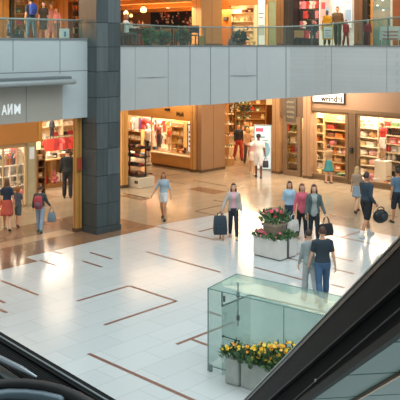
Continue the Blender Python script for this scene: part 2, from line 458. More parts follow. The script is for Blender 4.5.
def tote(hand, rot, w_, d_, h_, strap, label, col, name='tote_bag', cat='bag', scol=None, var=.2):
    """bag hanging from a hand: body, two straps"""
    base = V(hand)-V((0, 0, strap+h_)); t = thing(name, label, cat, base, R(rot))
    b = MB(); rr = []
    for z, a, c in ((0, .86, .8), (.03*h_, .95, 1), (.3*h_, 1, 1.05), (.7*h_, .94, .8), (h_, .86, .45)):
        rr.append([V((sx*w_/2*a*(1-.12*(i % 2)), sy*d_/2*c*(1-.12*(i % 2)), z)) for i, (sx, sy) in enumerate(((-1, -1), (0, -1.15), (1, -1), (1.1, 0), (1, 1), (0, 1.15), (-1, 1), (-1.1, 0)))])
    b.loft(rr); o = b.build('bag_body', pm(col, .7, var=var, scale=9), t, smooth=True, bevel=.004)
    for sy in (-1, 1):
        q = MB(); q.tube([(-w_*.25, sy*d_*.2, h_*.9), (-w_*.2, sy*d_*.15, h_+strap*.6), (-.03, 0, h_+strap*.97), (.03, 0, h_+strap*.97), (w_*.2, sy*d_*.15, h_+strap*.6), (w_*.25, sy*d_*.2, h_*.9)], .010, 6)
        q.build('strap', pm(scol or col, .7), t, smooth=True)
    q = MB(); q.box(-w_*.3, w_*.3, -d_*.64, -d_*.5, h_*.12, h_*.5); q.build('pocket', pm(col, .75, var=var, scale=9), o, bevel=.01)
    return t

def backpack(local, rot, label, col, col2, z=1.28, y=-.20, k=1.0):
    o = local((0, y, z-.22)); t = thing('backpack', label, 'backpack', o, R(rot))
    b = MB(); rr = []
    for zz, a, c in ((0, .8, .7), (.04, .95, .95), (.2, 1, 1), (.34, .95, .85), (.41, .75, .55), (.43, .45, .3)):
        rr.append(b.ering((0, 0, zz*k), .15*a*k, .075*c*k, 16))
    b.loft(rr); pk = b.build('pack_body', pm(col, .7, var=.2), t, smooth=True)
    b = MB(); b.ell((0, -.06*k, .13*k), (.11*k, .05*k, .10*k), 14, 8); b.build('front_pocket', pm(col2, .7), pk, smooth=True)
    for sd in (-1, 1):
        q = MB(); q.tube([(sd*.10*k, .05*k, .38*k), (sd*.11*k, .13*k, .41*k), (sd*.115*k, .30*k, .30*k), (sd*.13*k, .27*k, .12*k), (sd*.13*k, .06*k, .06*k)], .016*k, 8)
        q.build('strap', pm(col2, .7), t, smooth=True)
    return t
# ------------------------------------------------------------------ floor (one mesh, object axes = mall grid)
fl = MB()
fl.box(-8, 75, -40, 60, -.25, -.002, 1)
fl.prism([(-8, -40), (21.6, -40), (21.6, 14.5), (21.3, 18.4), (17.3, 18.9), (15.9, 18.75), (13.25, 18.72), (12.35, 18.72), (12.35, 18.12), (-8, 18.12)], -.1, 0, 0)
fl.prism([(-8, 18.12), (12.35, 18.12), (12.35, 18.72), (17.3, 18.72), (17.3, 22.0), (-8, 22.0)], -.1, .0006, 2)
fl.prism([(-8, 20.0), (15.0, 20.0), (15.0, 20.6), (-8, 20.6)], -.1, .0012, 3)
def stripe(a, b_, w_=.085, mi=4):
    p, q = fp(*a), fp(*b_); d = (q-p).normalized()
    # snap to the tile grid
    ax = Av if abs(d.dot(Av)) > abs(d.dot(Bv)) else Bv
    m = (p+q)/2; L = (q-p).length/2; p, q = m-ax*L, m+ax*L; n = ax.cross(V((0, 0, 1)))*(w_/2)
    pts = [(c.dot(Bv), c.dot(Av)) for c in (p-n, q-n, q+n, p+n)]
    fl.prism(pts, -.05, .0018, mi)
for a, b_ in [((0, 281), (40, 295)), ((-4, 299), (5, 303)), ((-4, 307.5), (6, 313)), ((40, 260), (56, 265.7)), ((51, 250.5), (62, 254)),
              ((82.5, 261), (102, 267)), ((90, 252.5), (112, 259)), ((77, 301), (129, 286)), ((129, 286), (177, 301)), ((104, 325), (177, 301)),
              ((146, 252), (221, 272)), ((150, 225), (170, 229.5)), ((170, 229.5), (217, 240)), ((253, 267.5), (304, 279.5)), ((326, 234.3), (381, 245.3)), ((343.6, 238), (357, 231)),
              ((331, 256.6), (354, 261)), ((332, 269), (355, 273.4)), ((331, 284.5), (344, 287.6)), ((287, 258), (301, 252.5)), ((287, 258), (306, 262.3)),
              ((180, 345.5), (231, 321)), ((193.5, 339), (207, 346)), ((207, 311.5), (222, 316)), ((90, 353), (196, 403)), ((240, 233.5), (250, 236))]:
    stripe(a, b_)
for a, b_ in [((237, 232.5), (240, 233.5)), ((200, 232), (216, 227)), ((196, 211), (217, 216)), ((197.5, 211), (224, 204)), ((235, 214.5), (262, 219.5)),
              ((214, 200), (225, 202.5)), ((240, 204), (257, 207.8)), ((192, 180.5), (229, 186)), ((122, 193.5), (150, 198)), ((169, 176.2), (184, 172.5)), ((168, 180.5), (182, 184)),
              ((330, 214), (352, 219)), ((372, 212), (396, 217)), ((228, 190), (243, 186))]:
    stripe(a, b_, .10, 5)
stripe((194, 188), (220, 193), .75, 2)
stripe((124, 195), (146, 199.5), .5, 2)
floor = struct('floor', fl, [M_WHITE, M_TAN, M_BROWN, M_SAND, M_STRIPE, M_STRIPE2], rz=ROT)

# ------------------------------------------------------------------ balcony slabs
def fascia(name, pts, zt, zb, joints, hj, mat, jm, rows=None):
    """parapet facing made of panels with open joints; pts are (b, n) along the edge"""
    m = MB(); N = len(pts)
    back = [(p[0]+.06, p[1]+.32) for p in pts]
    m.prism(pts+back[::-1], zb+zb[::-1], zt+zt[::-1], 0)
    for p, a, c, wj in joints:         # vertical joint as a shallow dark strip let into the face
        m.box(p[0]-wj/2, p[0]+wj/2, p[1]-.004, p[1]+.05, a, c, 1)
    for p, q, z0, z1 in hj:
        m.prism([(p[0], p[1]-.004), (q[0], q[1]-.004), (q[0], q[1]+.05), (p[0], p[1]+.05)], z0, z1, 1)
    return struct(name, m, [mat, jm], rz=ROT)
NL = 19.75; ZLT, ZLB = 6.07, 3.63
bl = lambda px: wn(px, 0, NL)[0]
zl = lambda px, py: wn(px, py, NL)[1]
fascia('wall_balcony_left', [(2, NL), (15.3, NL)], [ZLT]*2, [ZLB]*2,
       [((bl(13), NL), zl(13, 71), ZLT, .025), ((bl(60), NL), zl(60, 74), ZLT, .025), ((bl(26), NL), ZLB, 4.7, .025), ((bl(62), NL), ZLB, 4.7, .025)],
       [((2, NL), (15.3, NL), zl(40, 72)-.012, zl(40, 72)+.012)], M_PANEL, M_JOINT)
# warm grey shop fascia below the ledge
m = MB(); m.box(2, bl(62), NL-.012, NL, ZLB, 4.68); m.box(bl(26)-.012, bl(26)+.012, NL-.016, NL, ZLB, 4.68, 1)
struct('wall_shop_fascia_left', m, [M_PANELW, M_JOINT], rz=ROT)
# ledge over the shop sign
t = thing('canopy_ledge', 'long grey metal canopy ledge with rounded nose above the shop lettering', 'canopy', G(bl(30), NL, 4.72), ROT)
m = MB(); b0 = 2-bl(30); b1 = bl(64)-bl(30)
m.box(b0, b1, -.40, -.014, .10, .24); m.build('ledge_plate', pm('6c7678', .5, metal=.3), t, bevel=.01)
m = MB(); m.tube([(b0, -.42, .08), (b1+.06, -.42, .08)], .085, 14); m.build('ledge_nose', pm('9aa4a5', .4, metal=.4), t, smooth=True)
# lettering
tg = thing('shop_letters', 'white raised letters on grey fascia below the canopy ledge', 'sign', G(bl(10.5), NL-.014, zl(10, 114.3)), ROT)
x = bl(2.0)-bl(10.5)
hgt = (zl(10, 104.3)-zl(10, 114.3))/.70
for ch, px in (('A', 3.6), ('И', 9.3), ('M', 16.6)):
    o = text_mesh('letter', ch, hgt, pm('e9eeee', .5, emit=.25), tg, .015, .006)
    o.rotation_euler = (pi/2, 0, 0); o.location = (bl(px)-bl(10.5), -.02, 0); o.scale = (.74 if ch == 'M' else .60, 1, 1)

# right balcony: gently bowed edge
RP = [(64, 26.8, 3.5), (118, 28.4, 3.50), (150, 29.4, 3.5), (178, 30.2, 3.54), (215, 30.7, 3.56), (245, 31.0, 3.65), (270, 31.1, 3.74), (290, 31.0, 3.80), (315, 30.6, 3.90), (340, 30.0, 4.02), (370, 29.3, 4.10), (400, 28.5, 4.18), (430, 27.6, 4.22), (460, 26.6, 4.25)]
ZRT = 5.82
def rp(px, d=0):
    for a, b_ in zip(RP, RP[1:]):
        if a[0] <= px <= b_[0]:
            t = (px-a[0])/(b_[0]-a[0]); Y = a[1]+(b_[1]-a[1])*t+d; z = a[2]+(b_[2]-a[2])*t
            return V(((px-CX)/F*Y, Y, z))
rpts = [rp(r[0]) for r in RP]
m = MB()
pts = [(p.x, p.y) for p in rpts]
bk = [(p.x, p.y+.35) for p in rpts]
for i in range(len(pts)-1):
    mi = 0 if RP[i][0] < 286 else 1
    m.prism([pts[i], pts[i+1], bk[i+1], bk[i]], [rpts[i].z, rpts[i+1].z, rpts[i+1].z, rpts[i].z], ZRT, mi)
for px in (135, 168, 190, 210.5, 229, 257, 286, 331.5, 387):
    p = rp(px); m.box(p.x-.014, p.x+.014, p.y-.006, p.y+.05, p.z, ZRT, 2)
for pa, pb_ in ((136, 167), (230, 256)):
    a, c = rp(pa), rp(pb_); m.prism([(a.x, a.y-.006), (c.x, c.y-.006), (c.x, c.y+.05), (a.x, a.y+.05)], 4.66, 4.675, 2)
for i in range(len(pts)-1):           # coping along the top edge
    m.prism([(pts[i][0], pts[i][1]-.03), (pts[i+1][0], pts[i+1][1]-.03), bk[i+1], bk[i]], ZRT, ZRT+.05, 3)
struct('wall_balcony_right', m, [M_PANEL2, M_PANELR, M_JOINT, pm('727c7d', .5)])
m = MB(); m.box(2, 15.3, NL-.03, NL+.3, ZLT, ZLT+.05); struct('trim_1', m, pm('727c7d', .5), rz=ROT)

# upper floor slab = lower ceiling
m = MB(); m.prism([(2, NL+.32), (16, NL+.32), (16, 46), (2, 46)], 4.6, 5.95); struct('floor_upper_left', m, [pm('c9b08a', .4)], rz=ROT)
m = MB(); m.prism(bk+[(24, 26), (30, 62), (-16, 62), (-14, 40)], 4.6, 5.8); struct('floor_upper_right', m, [pm('c9ad84', .4)])

# ------------------------------------------------------------------ stone pillar
t = thing('stone_pillar', 'tall square pillar clad in dark blue grey stone slabs', 'pillar', G(15.79, 19.75), ROT)
m = MB(); m.box(-.47, .47, -.44, .44, 0, 9.4); m.build('pillar_core', pm('1e2528', .7), t)
joints = sorted([zat(y, 24.4) for y in (-60, -28, -2, 22.5, 47, 72, 98, 124, 150, 177, 205)]); joints = [.2]+joints
MP = [pm(c, .38, var=.45, scale=14, bump=.1, stretch=(1, 1, .06)) for c in ('4d5759', '465052', '535d5f', '404a4c')]
def slab(m, x0, x1, y0, y1, z0, z1, k): m.box(x0, x1, y0, y1, z0, z1, k)
front, left, right = MB(), MB(), MB()
for i in range(len(joints)-1):
    z0, z1 = joints[i]+.008, joints[i+1]-.008
    for a, c in ((-.48, -.04), (-.028, .48)): front.box(a, c, -.458, -.43, z0, z1, random.randrange(4))
    left.box(-.488, -.46, -.45, .45, z0, z1, random.randrange(4)); right.box(.46, .488, -.45, .45, z0, z1, random.randrange(4))
for nm, q in (('front_cladding', front), ('left_cladding', left), ('right_cladding', right)): q.build(nm, MP, t)
m = MB(); m.box(-.50, .50, -.475, .46, 0, .19); m.build('plinth', MP[3], t, bevel=.01)

def column(label, b0, b1, n0, n1, z0, z1, mat, cap=None, name='column', base='5d4630'):
    t = thing(name, label, 'column', G((b0+b1)/2, (n0+n1)/2, z0), ROT); w_, d_ = (b1-b0)/2, (n1-n0)/2
    m = MB(); m.box(-w_, w_, -d_, d_, 0, z1-z0); m.box(-w_-.004, -w_+.02, -.012, .012, 0, z1-z0, 1); m.box(-.012, .012, -d_-.004, -d_+.02, 0, z1-z0, 1)
    m.build('shaft', [mat, pm(base, .5)], t, bevel=.008)
    m = MB(); m.box(-w_-.015, w_+.015, -d_-.015, d_+.015, 0, .12); m.build('base', pm(base, .5), t)
    return t
column('gold painted narrow post standing against the dark stone pillar', 15.06, 15.275, 20.0, 20.18, 0, 4.6, pm('c08b45', .35, var=.12, scale=2))
column('broad square brown corner column between shop counter and corridor', 25.9, 27.5, 24.98, 25.5, 0, 4.6, M_COLUMN)
nb, _ = wb(193, 0, 25.95)
column('narrow ochre pilaster at right end of the shop counter window', 25.8, 26.1, 25.32, 25.62, 0, 4.6, M_OCHRE_D)
p = fp(122, 188.5); column('ochre corner post beside the shoe display stand', p.dot(Bv), p.dot(Bv)+.35, p.dot(Av)+.02, p.dot(Av)+.42, 0, 4.6, M_OCHRE)

# ------------------------------------------------------------------ merchandise helpers
MERCH = {}
def merch_mesh(kind, col):
    key = (kind, col)
    if key in MERCH: return MERCH[key]
    m = MB(); mats = [pm(col, .7, var=.12, scale=10)]; sm = False
    if kind == 'folded_clothes':
        for i in range(3): m.rbox = None; m.box(-.15+.01*(i % 2), .15-.008*i, -.12, .12-.01*i, .055*i, .055*i+.05)
    elif kind == 'box':
        m.box(-.13, .13, -.10, .10, 0, .19); m.box(-.137, .137, -.107, .107, .17, .22); mats.append(pm('efe9de', .6))
        m.box(-.07, .07, -.109, -.1, .05, .13, 1)
    elif kind == 'soft_toy':
        sm = True; m.ell((0, 0, .11), (.12, .10, .11), 12, 8); m.ell((0, -.02, .25), (.085, .08, .08), 12, 8)
        for sd in (-1, 1): m.ell((sd*.065, -.01, .32), .032, 8, 6); m.ell((sd*.12, -.05, .13), (.04, .06, .04), 8, 6); m.ell((sd*.07, -.10, .04), (.045, .07, .04), 8, 6)
    elif kind == 'jar':
        sm = True; m.lathe([(.05, 0), (.07, .02), (.07, .16), (.045, .19), (.045, .21)], n=12); mats.append(pm('d8c9a0', .5)); m.lathe([(.05, .21), (.05, .25)], n=12, mi=1)
    elif kind == 'handbag':
        m.loft([[V((sx*.15*a, sy*.05*c, z)) for sx, sy in ((-1, -1), (1, -1), (1, 1), (-1, 1))] for z, a, c in ((0, 1, 1), (.08, 1.05, 1), (.2, .85, .5))])
        m.tube([(-.08, 0, .19), (-.07, 0, .30), (0, 0, .33), (.07, 0, .30), (.08, 0, .19)], .010, 6)
    elif kind == 'cushion':
        sm = True; rr = []
        for z, a in ((0, .3), (.02, .8), (.09, 1), (.16, .8), (.18, .3)):
            rr.append([V((.18*a*c_*(1-.12*abs(sin(2*t_))), .15*a*s_*(1-.12*abs(sin(2*t_))), z)) for t_ in [2*pi*i/16 for i in range(16)] for c_, s_ in [(cos(t_), sin(t_))]])
        m.loft(rr)
    elif kind == 'shoe':
        sm = True; m.loft([[V((x_*.04, y_, z_)) for x_, z_ in ((-1, 0), (1, 0), (1.05, h_*.5), (.5, h_), (-.5, h_), (-1.05, h_*.5))] for y_, h_ in ((-.11, .03), (-.06, .05), (.02, .08), (.07, .10), (.11, .10), (.125, .06))])
    elif kind == 'shirt':      # hanging T-shirt, flat, hangs down from z=0
        o_ = [(-.05, -.03), (-.2, -.07), (-.33, -.25), (-.24, -.31), (-.17, -.23), (-.18, -.62), (.18, -.62), (.17, -.23), (.24, -.31), (.33, -.25), (.2, -.07), (.05, -.03), (0, -.07)]
        n = len(o_); vs = [(x_, -.03 if i in (5, 6) else -.02, z_) for i, (x_, z_) in enumerate(o_)]+[(x_, .02, z_) for x_, z_ in o_]
        m.add(vs, [tuple(range(n)), tuple(range(2*n-1, n-1, -1))]+[(i, n+i, n+(i+1) % n, (i+1) % n) for i in range(n)])
        mats.append(pm('6e6a64', .4)); m.tube([(0, 0, -.05), (0, 0, .06)], .008, 6, 1); m.tube([(-.19, 0, -.06), (0, 0, -.02), (.19, 0, -.06)], .009, 6, 1)
    elif kind == 'bottle':
        sm = True; m.lathe([(.035, 0), (.04, .01), (.04, .15), (.015, .2), (.015, .25)], n=10)
    me = m.mesh(kind, mats, sm); MERCH[key] = me
    return me
CN = {'c8443c': 'red', 'd9838a': 'pink', 'efe6d8': 'white', 'd8c08c': 'cream', '8a5a3a': 'brown', '2c2a2c': 'black', '5a7f9c': 'blue', 'd6813c': 'orange', '6d8a5a': 'green',
      '7a4f80': 'purple', '9c2c34': 'dark red', 'b9b4ac': 'grey', 'e0b84c': 'yellow', 'c49a6c': 'tan', '3c4f66': 'navy', 'e8b8b0': 'pale pink', '4c9a94': 'teal'}
KN = {'folded_clothes': 'folded clothes', 'box': 'gift box', 'soft_toy': 'soft toy', 'jar': 'lidded jar', 'handbag': 'handbag', 'cushion': 'plump cushion', 'shoe': 'shoe', 'shirt': 'T-shirt', 'bottle': 'bottle'}
ORD = ['first', 'second', 'third', 'fourth', 'fifth', 'sixth', 'seventh', 'eighth', 'ninth', 'tenth', 'eleventh', 'twelfth', 'thirteenth', 'fourteenth', 'fifteenth', 'sixteenth', 'seventeenth', 'eighteenth']
WID = {'folded_clothes': .32, 'box': .29, 'soft_toy': .28, 'jar': .17, 'handbag': .33, 'cushion': .37, 'shoe': .13, 'shirt': .5, 'bottle': .10}
HGT = {'folded_clothes': .17, 'box': .22, 'soft_toy': .36, 'jar': .25, 'handbag': .34, 'cushion': .18, 'shoe': .1, 'bottle': .25}
def item(kind, col, loc, rz, label, group, sc=1.0):
    o = link(kind, merch_mesh(kind, col), None, loc, rz); o.scale = (sc,)*3
    return tag(o, label, KN[kind].split()[-1] if kind != 'folded_clothes' else 'clothes', group)
def shelf_unit(c, rz, w_, d_, zs, place, kinds, cols, mat, label, back=True, top=None, sc=1.0, dense=.96, group=None, skip=()):
    """shelving: sides, back, boards; local x along, local -y to the front; then goods standing on every board"""
    t = thing('shelf_unit', label, 'shelf', c, rz); top = top or zs[-1]+.45; M = Matrix.Rotation(rz, 3, 'Z'); c = V(c)
    for sd in (-1, 1):
        m = MB(); m.box(sd*w_/2-.02, sd*w_/2+.02, -d_/2, d_/2, 0, top); m.build('side_panel', mat, t)
    if back: m = MB(); m.box(-w_/2, w_/2, d_/2-.02, d_/2, 0, top); m.build('back_panel', mat, t)
    for z in zs: m = MB(); m.box(-w_/2+.02, w_/2-.02, -d_/2, d_/2-.02, z-.03, z); m.build('shelf_board', mat, t)
    for si, z in enumerate(zs):
        if si in skip: continue
        x = -w_/2+.06; i = 0; k = random.choice(kinds); room = (zs[si+1]-.03 if si+1 < len(zs) else top)-z
        left = random.randint(2, 4)
        while True:
            if left == 0: k = random.choice(kinds); left = random.randint(2, 4)
            s_ = min(sc*random.uniform(.9, 1.05), room*.93/HGT[k]); wd = WID[k]*s_
            if x+wd > w_/2-.04: break
            if random.random() < dense:
                cc = random.choice(cols)
                item(k, cc, c+M @ V((x+wd/2, -.02, z)), rz+(pi/2 if k == 'shoe' else 0)*0+random.uniform(-.12, .12),
                     f'{CN[cc]} {KN[k]} {ORD[min(i, 17)]} from left, {ORD[si]} shelf, {place}', group or f'goods on the {place}', s_)
            x += wd+.015*random.random()+.005; i += 1; left -= 1
    return t
def mannequin(loc, rz, label, top=None, bottom=None, h=1.65, skin='e0cdb4', base=True, arms=(6, -4), cat='mannequin', sleeves=True):
    s = Fig(h=h, lf=(3, 2), rf=(-3, 2), la=(arms[0], 9, 10, 0), ra=(arms[1], 9, 14, 0)); k = s.k
    t = thing('mannequin', label, cat, loc, rz); t.scale = (k,)*3
    m = MB(); s.torso(m, 0, 2, 0)
    for sd in (-1, 1):
        s.arm(m, sd, 1, 0); s.leg(m, sd, 1, 0); an = s.legs[sd]['P'][3]; m.tube([an+V((0, -.03, -.03)), an+V((0, .12, -.05))], [.032, .024], 8)
    m.tube([s.T((0, -.01, 1.42)), s.T((0, 0, 1.55))], [.05, .048], 8); m.ell(s.T((0, .012, 1.585)), (.073, .09, .112), 14, 10)
    b = remesh(m, .022, 2)
    for sd in (-1, 1): s.hand(b, sd, .3)
    b.build('body', pm(skin, .4), t, smooth=True)
    if top:
        m = MB(); s.torso(m, top[1], 1.44, .022)
        for sd in (-1, 1): s.arm(m, sd, top[2], .018)
        remesh(m, .022, 2).build('top', pm(top[0], .75, var=.15), t, smooth=True)
    if bottom:
        m = MB(); s.torso(m, 0, 1.01, .016)
        for sd in (-1, 1): s.leg(m, sd, bottom[1], .014, bottom[2])
        remesh(m, .022, 2).build('trousers' if bottom[1] > .6 else 'shorts', pm(bottom[0], .75, var=.15), t, smooth=True)
    if base: m = MB(); m.lathe([(.19, 0), (.19, .012), (.05, .018)], n=20); m.build('base_plate', M_STEEL, t)
    return t
def framed(name, label, cat, loc, rz, w_, h_, face, frame, thick=.04, border=.05, fn=None, legs=0, group=None):
    """flat panel in a frame; local x along, facing local -y; fn adds marks on the face"""
    t = thing(name, label, cat, loc, rz, group)
    m = MB(); m.box(-w_/2, w_/2, -thick/2, thick/2, legs, legs+h_); m.build('panel_frame', frame, t, bevel=.006)
    m = MB(); m.box(-w_/2+border, w_/2-border, -thick/2-.006, -thick/2+.005, legs+border, legs+h_-border); pface = m.build('panel_face', face, t)
    if legs:
        for sd in (-1, 1): m = MB(); m.tube([(sd*w_*.4, 0, .012), (sd*w_*.4, 0, legs+.05)], .014, 8); m.build('leg', frame, t)
    if fn: fn(pface)
    return t
def glass_wall_window(name, b, pxs, pyt, pyb, frame_w=.09, mat=None, depth=.08, g=None, zt=None, zb=None):
    """window on a wall of constant b (faces -B); px pair; rows of the glass edges"""
    n0, n1 = wb(pxs[1], 0, b)[0], wb(pxs[0], 0, b)[0]
    Y = on_b((pxs[0]+pxs[1])/2, b).y
    z1 = zt if zt is not None else zat(pyt, Y); z0 = zb if zb is not None else zat(pyb, Y)
    t = thing(name, None, None, G(b, (n0+n1)/2, z0), ROT); tag(t, kind='structure'); h_ = z1-z0; w_ = (n1-n0)/2
    for nm, a in (('window_frame', (-w_-frame_w, -w_, -frame_w, h_+frame_w)), ('window_frame', (w_, w_+frame_w, -frame_w, h_+frame_w)),
                  ('window_frame', (-w_, w_, h_, h_+frame_w)), ('window_frame', (-w_, w_, -frame_w, 0))):
        m = MB(); m.box(-depth/2, depth/2, a[0], a[1], a[2], a[3]); m.build(nm, mat or M_FRAME, t)
    m = MB(); m.box(-.006, .006, -w_, w_, 0, h_); m.build('pane', g or G_SHOP, t)
    return n0, n1, z0, z1
RA = ROT-pi/2        # things on walls of constant b: local x to the right in view, local -y to the atrium
# ================================================================== RIGHT SHOP (wall along A at b = WB)
WB = 28.2
def wall_piece(name, mat, px0, px1, z0, z1, b0=WB, d_=.3, wb_=None):
    n0 = wb(px1, 0, wb_ or WB)[0]; n1 = wb(px0, 0, wb_ or WB)[0]
    m = MB(); m.box(b0, b0+d_, n0, n1, z0, z1); return struct(name, m, mat, rz=ROT)
ztop = 3.06
wall_piece('wall_right_shop_fascia', M_BROWNWALL, 305, 440, ztop+.06, 4.6)
m = MB()
n0 = wb(440, 0, WB)[0]; n1 = wb(305, 0, WB)[0]; m.box(WB-.05, WB+.02, n0, n1, ztop-.06, ztop+.08); struct('trim_2', m, M_FRAME, rz=ROT)
wall_piece('wall_right_shop_sill', M_FRAME, 303, 440, 0, .14)
WIN = []
WIN.append(glass_wall_window('window_1', WB+.1, (313.5, 346.5), 0, 0, .14, M_FRAME, .2, zt=ztop-.16, zb=.24))
WIN.append(glass_wall_window('window_2', WB+.1, (359, 404), 0, 0, .14, M_FRAME, .2, zt=ztop-.16, zb=.24))
WIN.append(glass_wall_window('window_3', WB+.1, (418, 440), 0, 0, .14, M_FRAME, .2, zt=ztop-.16, zb=.24))
def nw(px, b=WB): return wb(px, 0, b)[0]
def colb(label, pa, pb, z1, mat, b0=WB-.12, b1=WB+.35): return column(label, b0, b1, nw(pb, b0), nw(pa, b0), 0, z1, mat)
colb('narrow brown mullion column between the two big shop windows', 348.5, 355.5, 3.1, pm('6b5540', .4, metal=.2), WB-.04)
colb('brown column left of the first big shop window', 303, 310.5, 4.6, M_COLUMN, WB-.14)
colb('slim brown column between the corridor and the shop door', 272, 279, 4.6, pm('9a7650', .4), WB-.1)
# door bay: dark wall with relief plaque, door with glass
wall_piece('wall_door_bay', pm('5f4a38', .5), 279, 303, 2.62, 4.6)
t = thing('relief_plaque', 'dark square wall plaque with looping light script above the shop door', 'plaque', G(WB-.04, nw(291.5), zat(122, on_b(291, WB).y)), RA)
hq = zat(97.5, 36)-zat(122, 36)
m = MB(); m.box(-.30, .30, -.03, .02, 0, hq); m.build('plaque_board', pm('4c4438', .6), t, bevel=.01)
for r_ in range(4):
    m = MB(); pts = [(-.2+.4*i/14, -.035, hq*(.2+.2*r_)+.06*sin(i*1.7+r_)) for i in range(15)]; m.tube(pts, .012, 6); m.build('script_line', pm('8c8168', .6), t, smooth=True)
YD = on_b(292, WB).y
dn0, dn1 = nw(301), nw(284)
t = thing('door_1', None, None, G(WB, (dn0+dn1)/2, 0), RA); tag(t, kind='structure'); w_ = (dn1-dn0)/2
zT = 2.55
for a, c_, z0, z1 in ((-w_, -w_+.18, 0, zT), (w_-.16, w_, 0, zT), (-w_+.18, w_-.16, zT-.35+.1, zT), (-w_+.18, w_-.16, 0, .22)):
    m = MB(); m.box(a, c_, -.06, .08, z0, z1); m.build('door_frame', pm('7d6650', .4, metal=.2), t)
m = MB(); m.box(-w_+.18, w_-.16, 0, .012, .22, zT-.25); m.build('pane', G_SHOP, t)
m = MB(); m.tube([(w_-.24, -.06, .9), (w_-.24, -.09, 1.0), (w_-.24, -.09, 1.3), (w_-.24, -.06, 1.4)], .014, 8); m.build('door_handle', M_STEEL, t, smooth=True)
m = MB(); m.box(WB-.05, WB+.05, dn0-.02, dn1+.02, zT, 2.64); struct('trim_3', m, M_FRAME, rz=ROT)
# entry keypad
t = thing('wall_box', 'small black box fixed to the brown mullion between shop windows', 'box', G(WB-.06, nw(351.5, WB-.06), zat(153, 33)), RA)
m = MB(); m.box(-.07, .07, -.06, .02, 0, .24); m.build('housing', M_DARK, t, bevel=.01)
m = MB(); m.box(-.05, .05, -.068, -.055, .13, .21); m.build('display', pm('3c4648', .2), t)
# shop sign
Ys = on_b(328, WB-.05).y; zs0, zs1 = zat(103, Ys), zat(92.6, Ys); n0, n1 = nw(345, WB-.05), nw(313, WB-.05)
t = thing('shop_sign', 'long white sign board with black lettering above the first big shop window', 'sign', G(WB-.06, (n0+n1)/2, zs0), RA)
ws = (n1-n0)/2
m = MB(); m.box(-ws, ws, -.05, .05, 0, zs1-zs0+.12); m.build('sign_frame', pm('2f2a26', .5), t)
m = MB(); m.box(-ws+.04, ws-.04, -.062, -.04, .04, zs1-zs0+.09); m.build('sign_face', pm('cfc9bf', .6), t)
o = text_mesh('lettering', 'wriedel', .36, pm('141414', .6), t, .004, .010); o.rotation_euler = (pi/2, 0, 0); o.location = (ws*.24, -.066, .075)
for i, (x_, z_) in enumerate(((-.66, .20), (-.52, .13), (-.42, .20))):
    m = MB(); m.box(ws*x_-.11, ws*x_+.11, -.066, -.058, z_-.02, z_+.01); m.build('grey_stroke', pm('8f8a82', .6), t)
# shop interior shell
n0, n1 = nw(445), nw(279)
IB = 31.4
m = MB(); m.box(IB, IB+.2, n0-3, n1+2.6, 0, 4.6); struct('wall_right_shop_back', m, pm('e6cfa4', .7), rz=ROT)
m = MB(); m.prism([(WB+.35, n1), (IB, n1+2.5), (IB, n1+2.62), (WB+.35, n1+.12)], 0, 4.6); struct('wall_right_shop_side', m, pm('d9bd90', .7), rz=ROT)
m = MB(); m.prism([(WB+.35, nw(306)-.05), (IB, nw(306)+2.3), (IB, nw(306)+2.4), (WB+.35, nw(306)+.05)], 0, 3.4); struct('wall_right_shop_divider', m, pm('d9bd90', .7), rz=ROT)
m = MB(); m.prism([(WB+.35, n0-3), (IB+.2, n0-3), (IB+.2, n1+2.5), (WB+.35, n1)], 3.35, 3.5); struct('ceiling_right_shop', m, pm('efe3c8', .7), rz=ROT)
# shelving in windows
wcols = ['c8443c', 'd9838a', 'efe6d8', 'd8c08c', 'efe6d8', '8a5a3a', 'd6813c', 'c49a6c', 'e8b8b0']
def n_mid(a, b_, bb): return (nw(a, bb)+nw(b_, bb))/2
def bay(pa, pb, bb, zs, place, kinds, cols, label, sc=1.0, top=None, mat=None, d_=.5, skip=(), dense=.96):
    wid = nw(pa, bb)-nw(pb, bb)
    return shelf_unit(G(bb, n_mid(pa, pb, bb), 0), RA, wid, d_, zs, place, kinds, cols, mat or M_CREAM, label, sc=sc, top=top, skip=skip, dense=dense)
bay(312, 327, 29.55, [.28, .68, 1.08, 1.48, 1.88, 2.28, 2.6], 'first window cream shelf unit', ['box', 'jar', 'cushion', 'folded_clothes'], ['efe6d8', 'd8c08c', 'c49a6c', 'efe6d8', 'd6813c'],
    'cream shelf unit at the left inside the first big shop window', sc=1.2, top=2.9)
bay(328, 349, 29.55, [.28, .64, 1.0, 1.36, 1.72, 2.08, 2.44], 'first window tan shelf unit', ['folded_clothes', 'box', 'cushion', 'handbag', 'soft_toy'], wcols,
    'tan shelf unit crowded with goods at right inside the first big shop window', sc=1.25, top=2.95, mat=pm('c9a067', .6))
bay(358, 381, 29.6, [.28, .68, 1.08, 1.48, 1.88, 2.28], 'second window cream shelf unit', ['soft_toy', 'cushion', 'cushion', 'folded_clothes'], ['efe6d8', 'd9838a', 'c8443c', 'e8b8b0', 'efe6d8', 'd8c08c', 'c49a6c'],
    'cream shelf unit with pink and white goods at left inside the second big shop window', sc=1.35, top=2.9)
bay(382, 412, 29.6, [.28, .62, .98, 1.34, 1.70, 2.06, 2.42], 'second window beige shelf unit', ['soft_toy', 'box', 'handbag', 'folded_clothes', 'jar'], ['8a5a3a', 'd9838a', 'c49a6c', '2c2a2c', 'efe6d8', '6d8a5a', 'c8443c', 'b9b4ac'],
    'beige shelf unit with mixed goods at right inside the second big shop window', sc=1.25, top=2.95, mat=pm('c9b08c', .6))
bay(286, 301, 29.6, [.35, .8, 1.3, 1.8, 2.2], 'shelf behind brown shop door', ['jar', 'box', 'soft_toy', 'bottle'], ['e0b84c', 'd8c08c', '6d8a5a', 'efe6d8', '8a5a3a', 'c8443c'],
    'narrow shelf unit seen through the brown shop door', sc=.95, top=2.6)
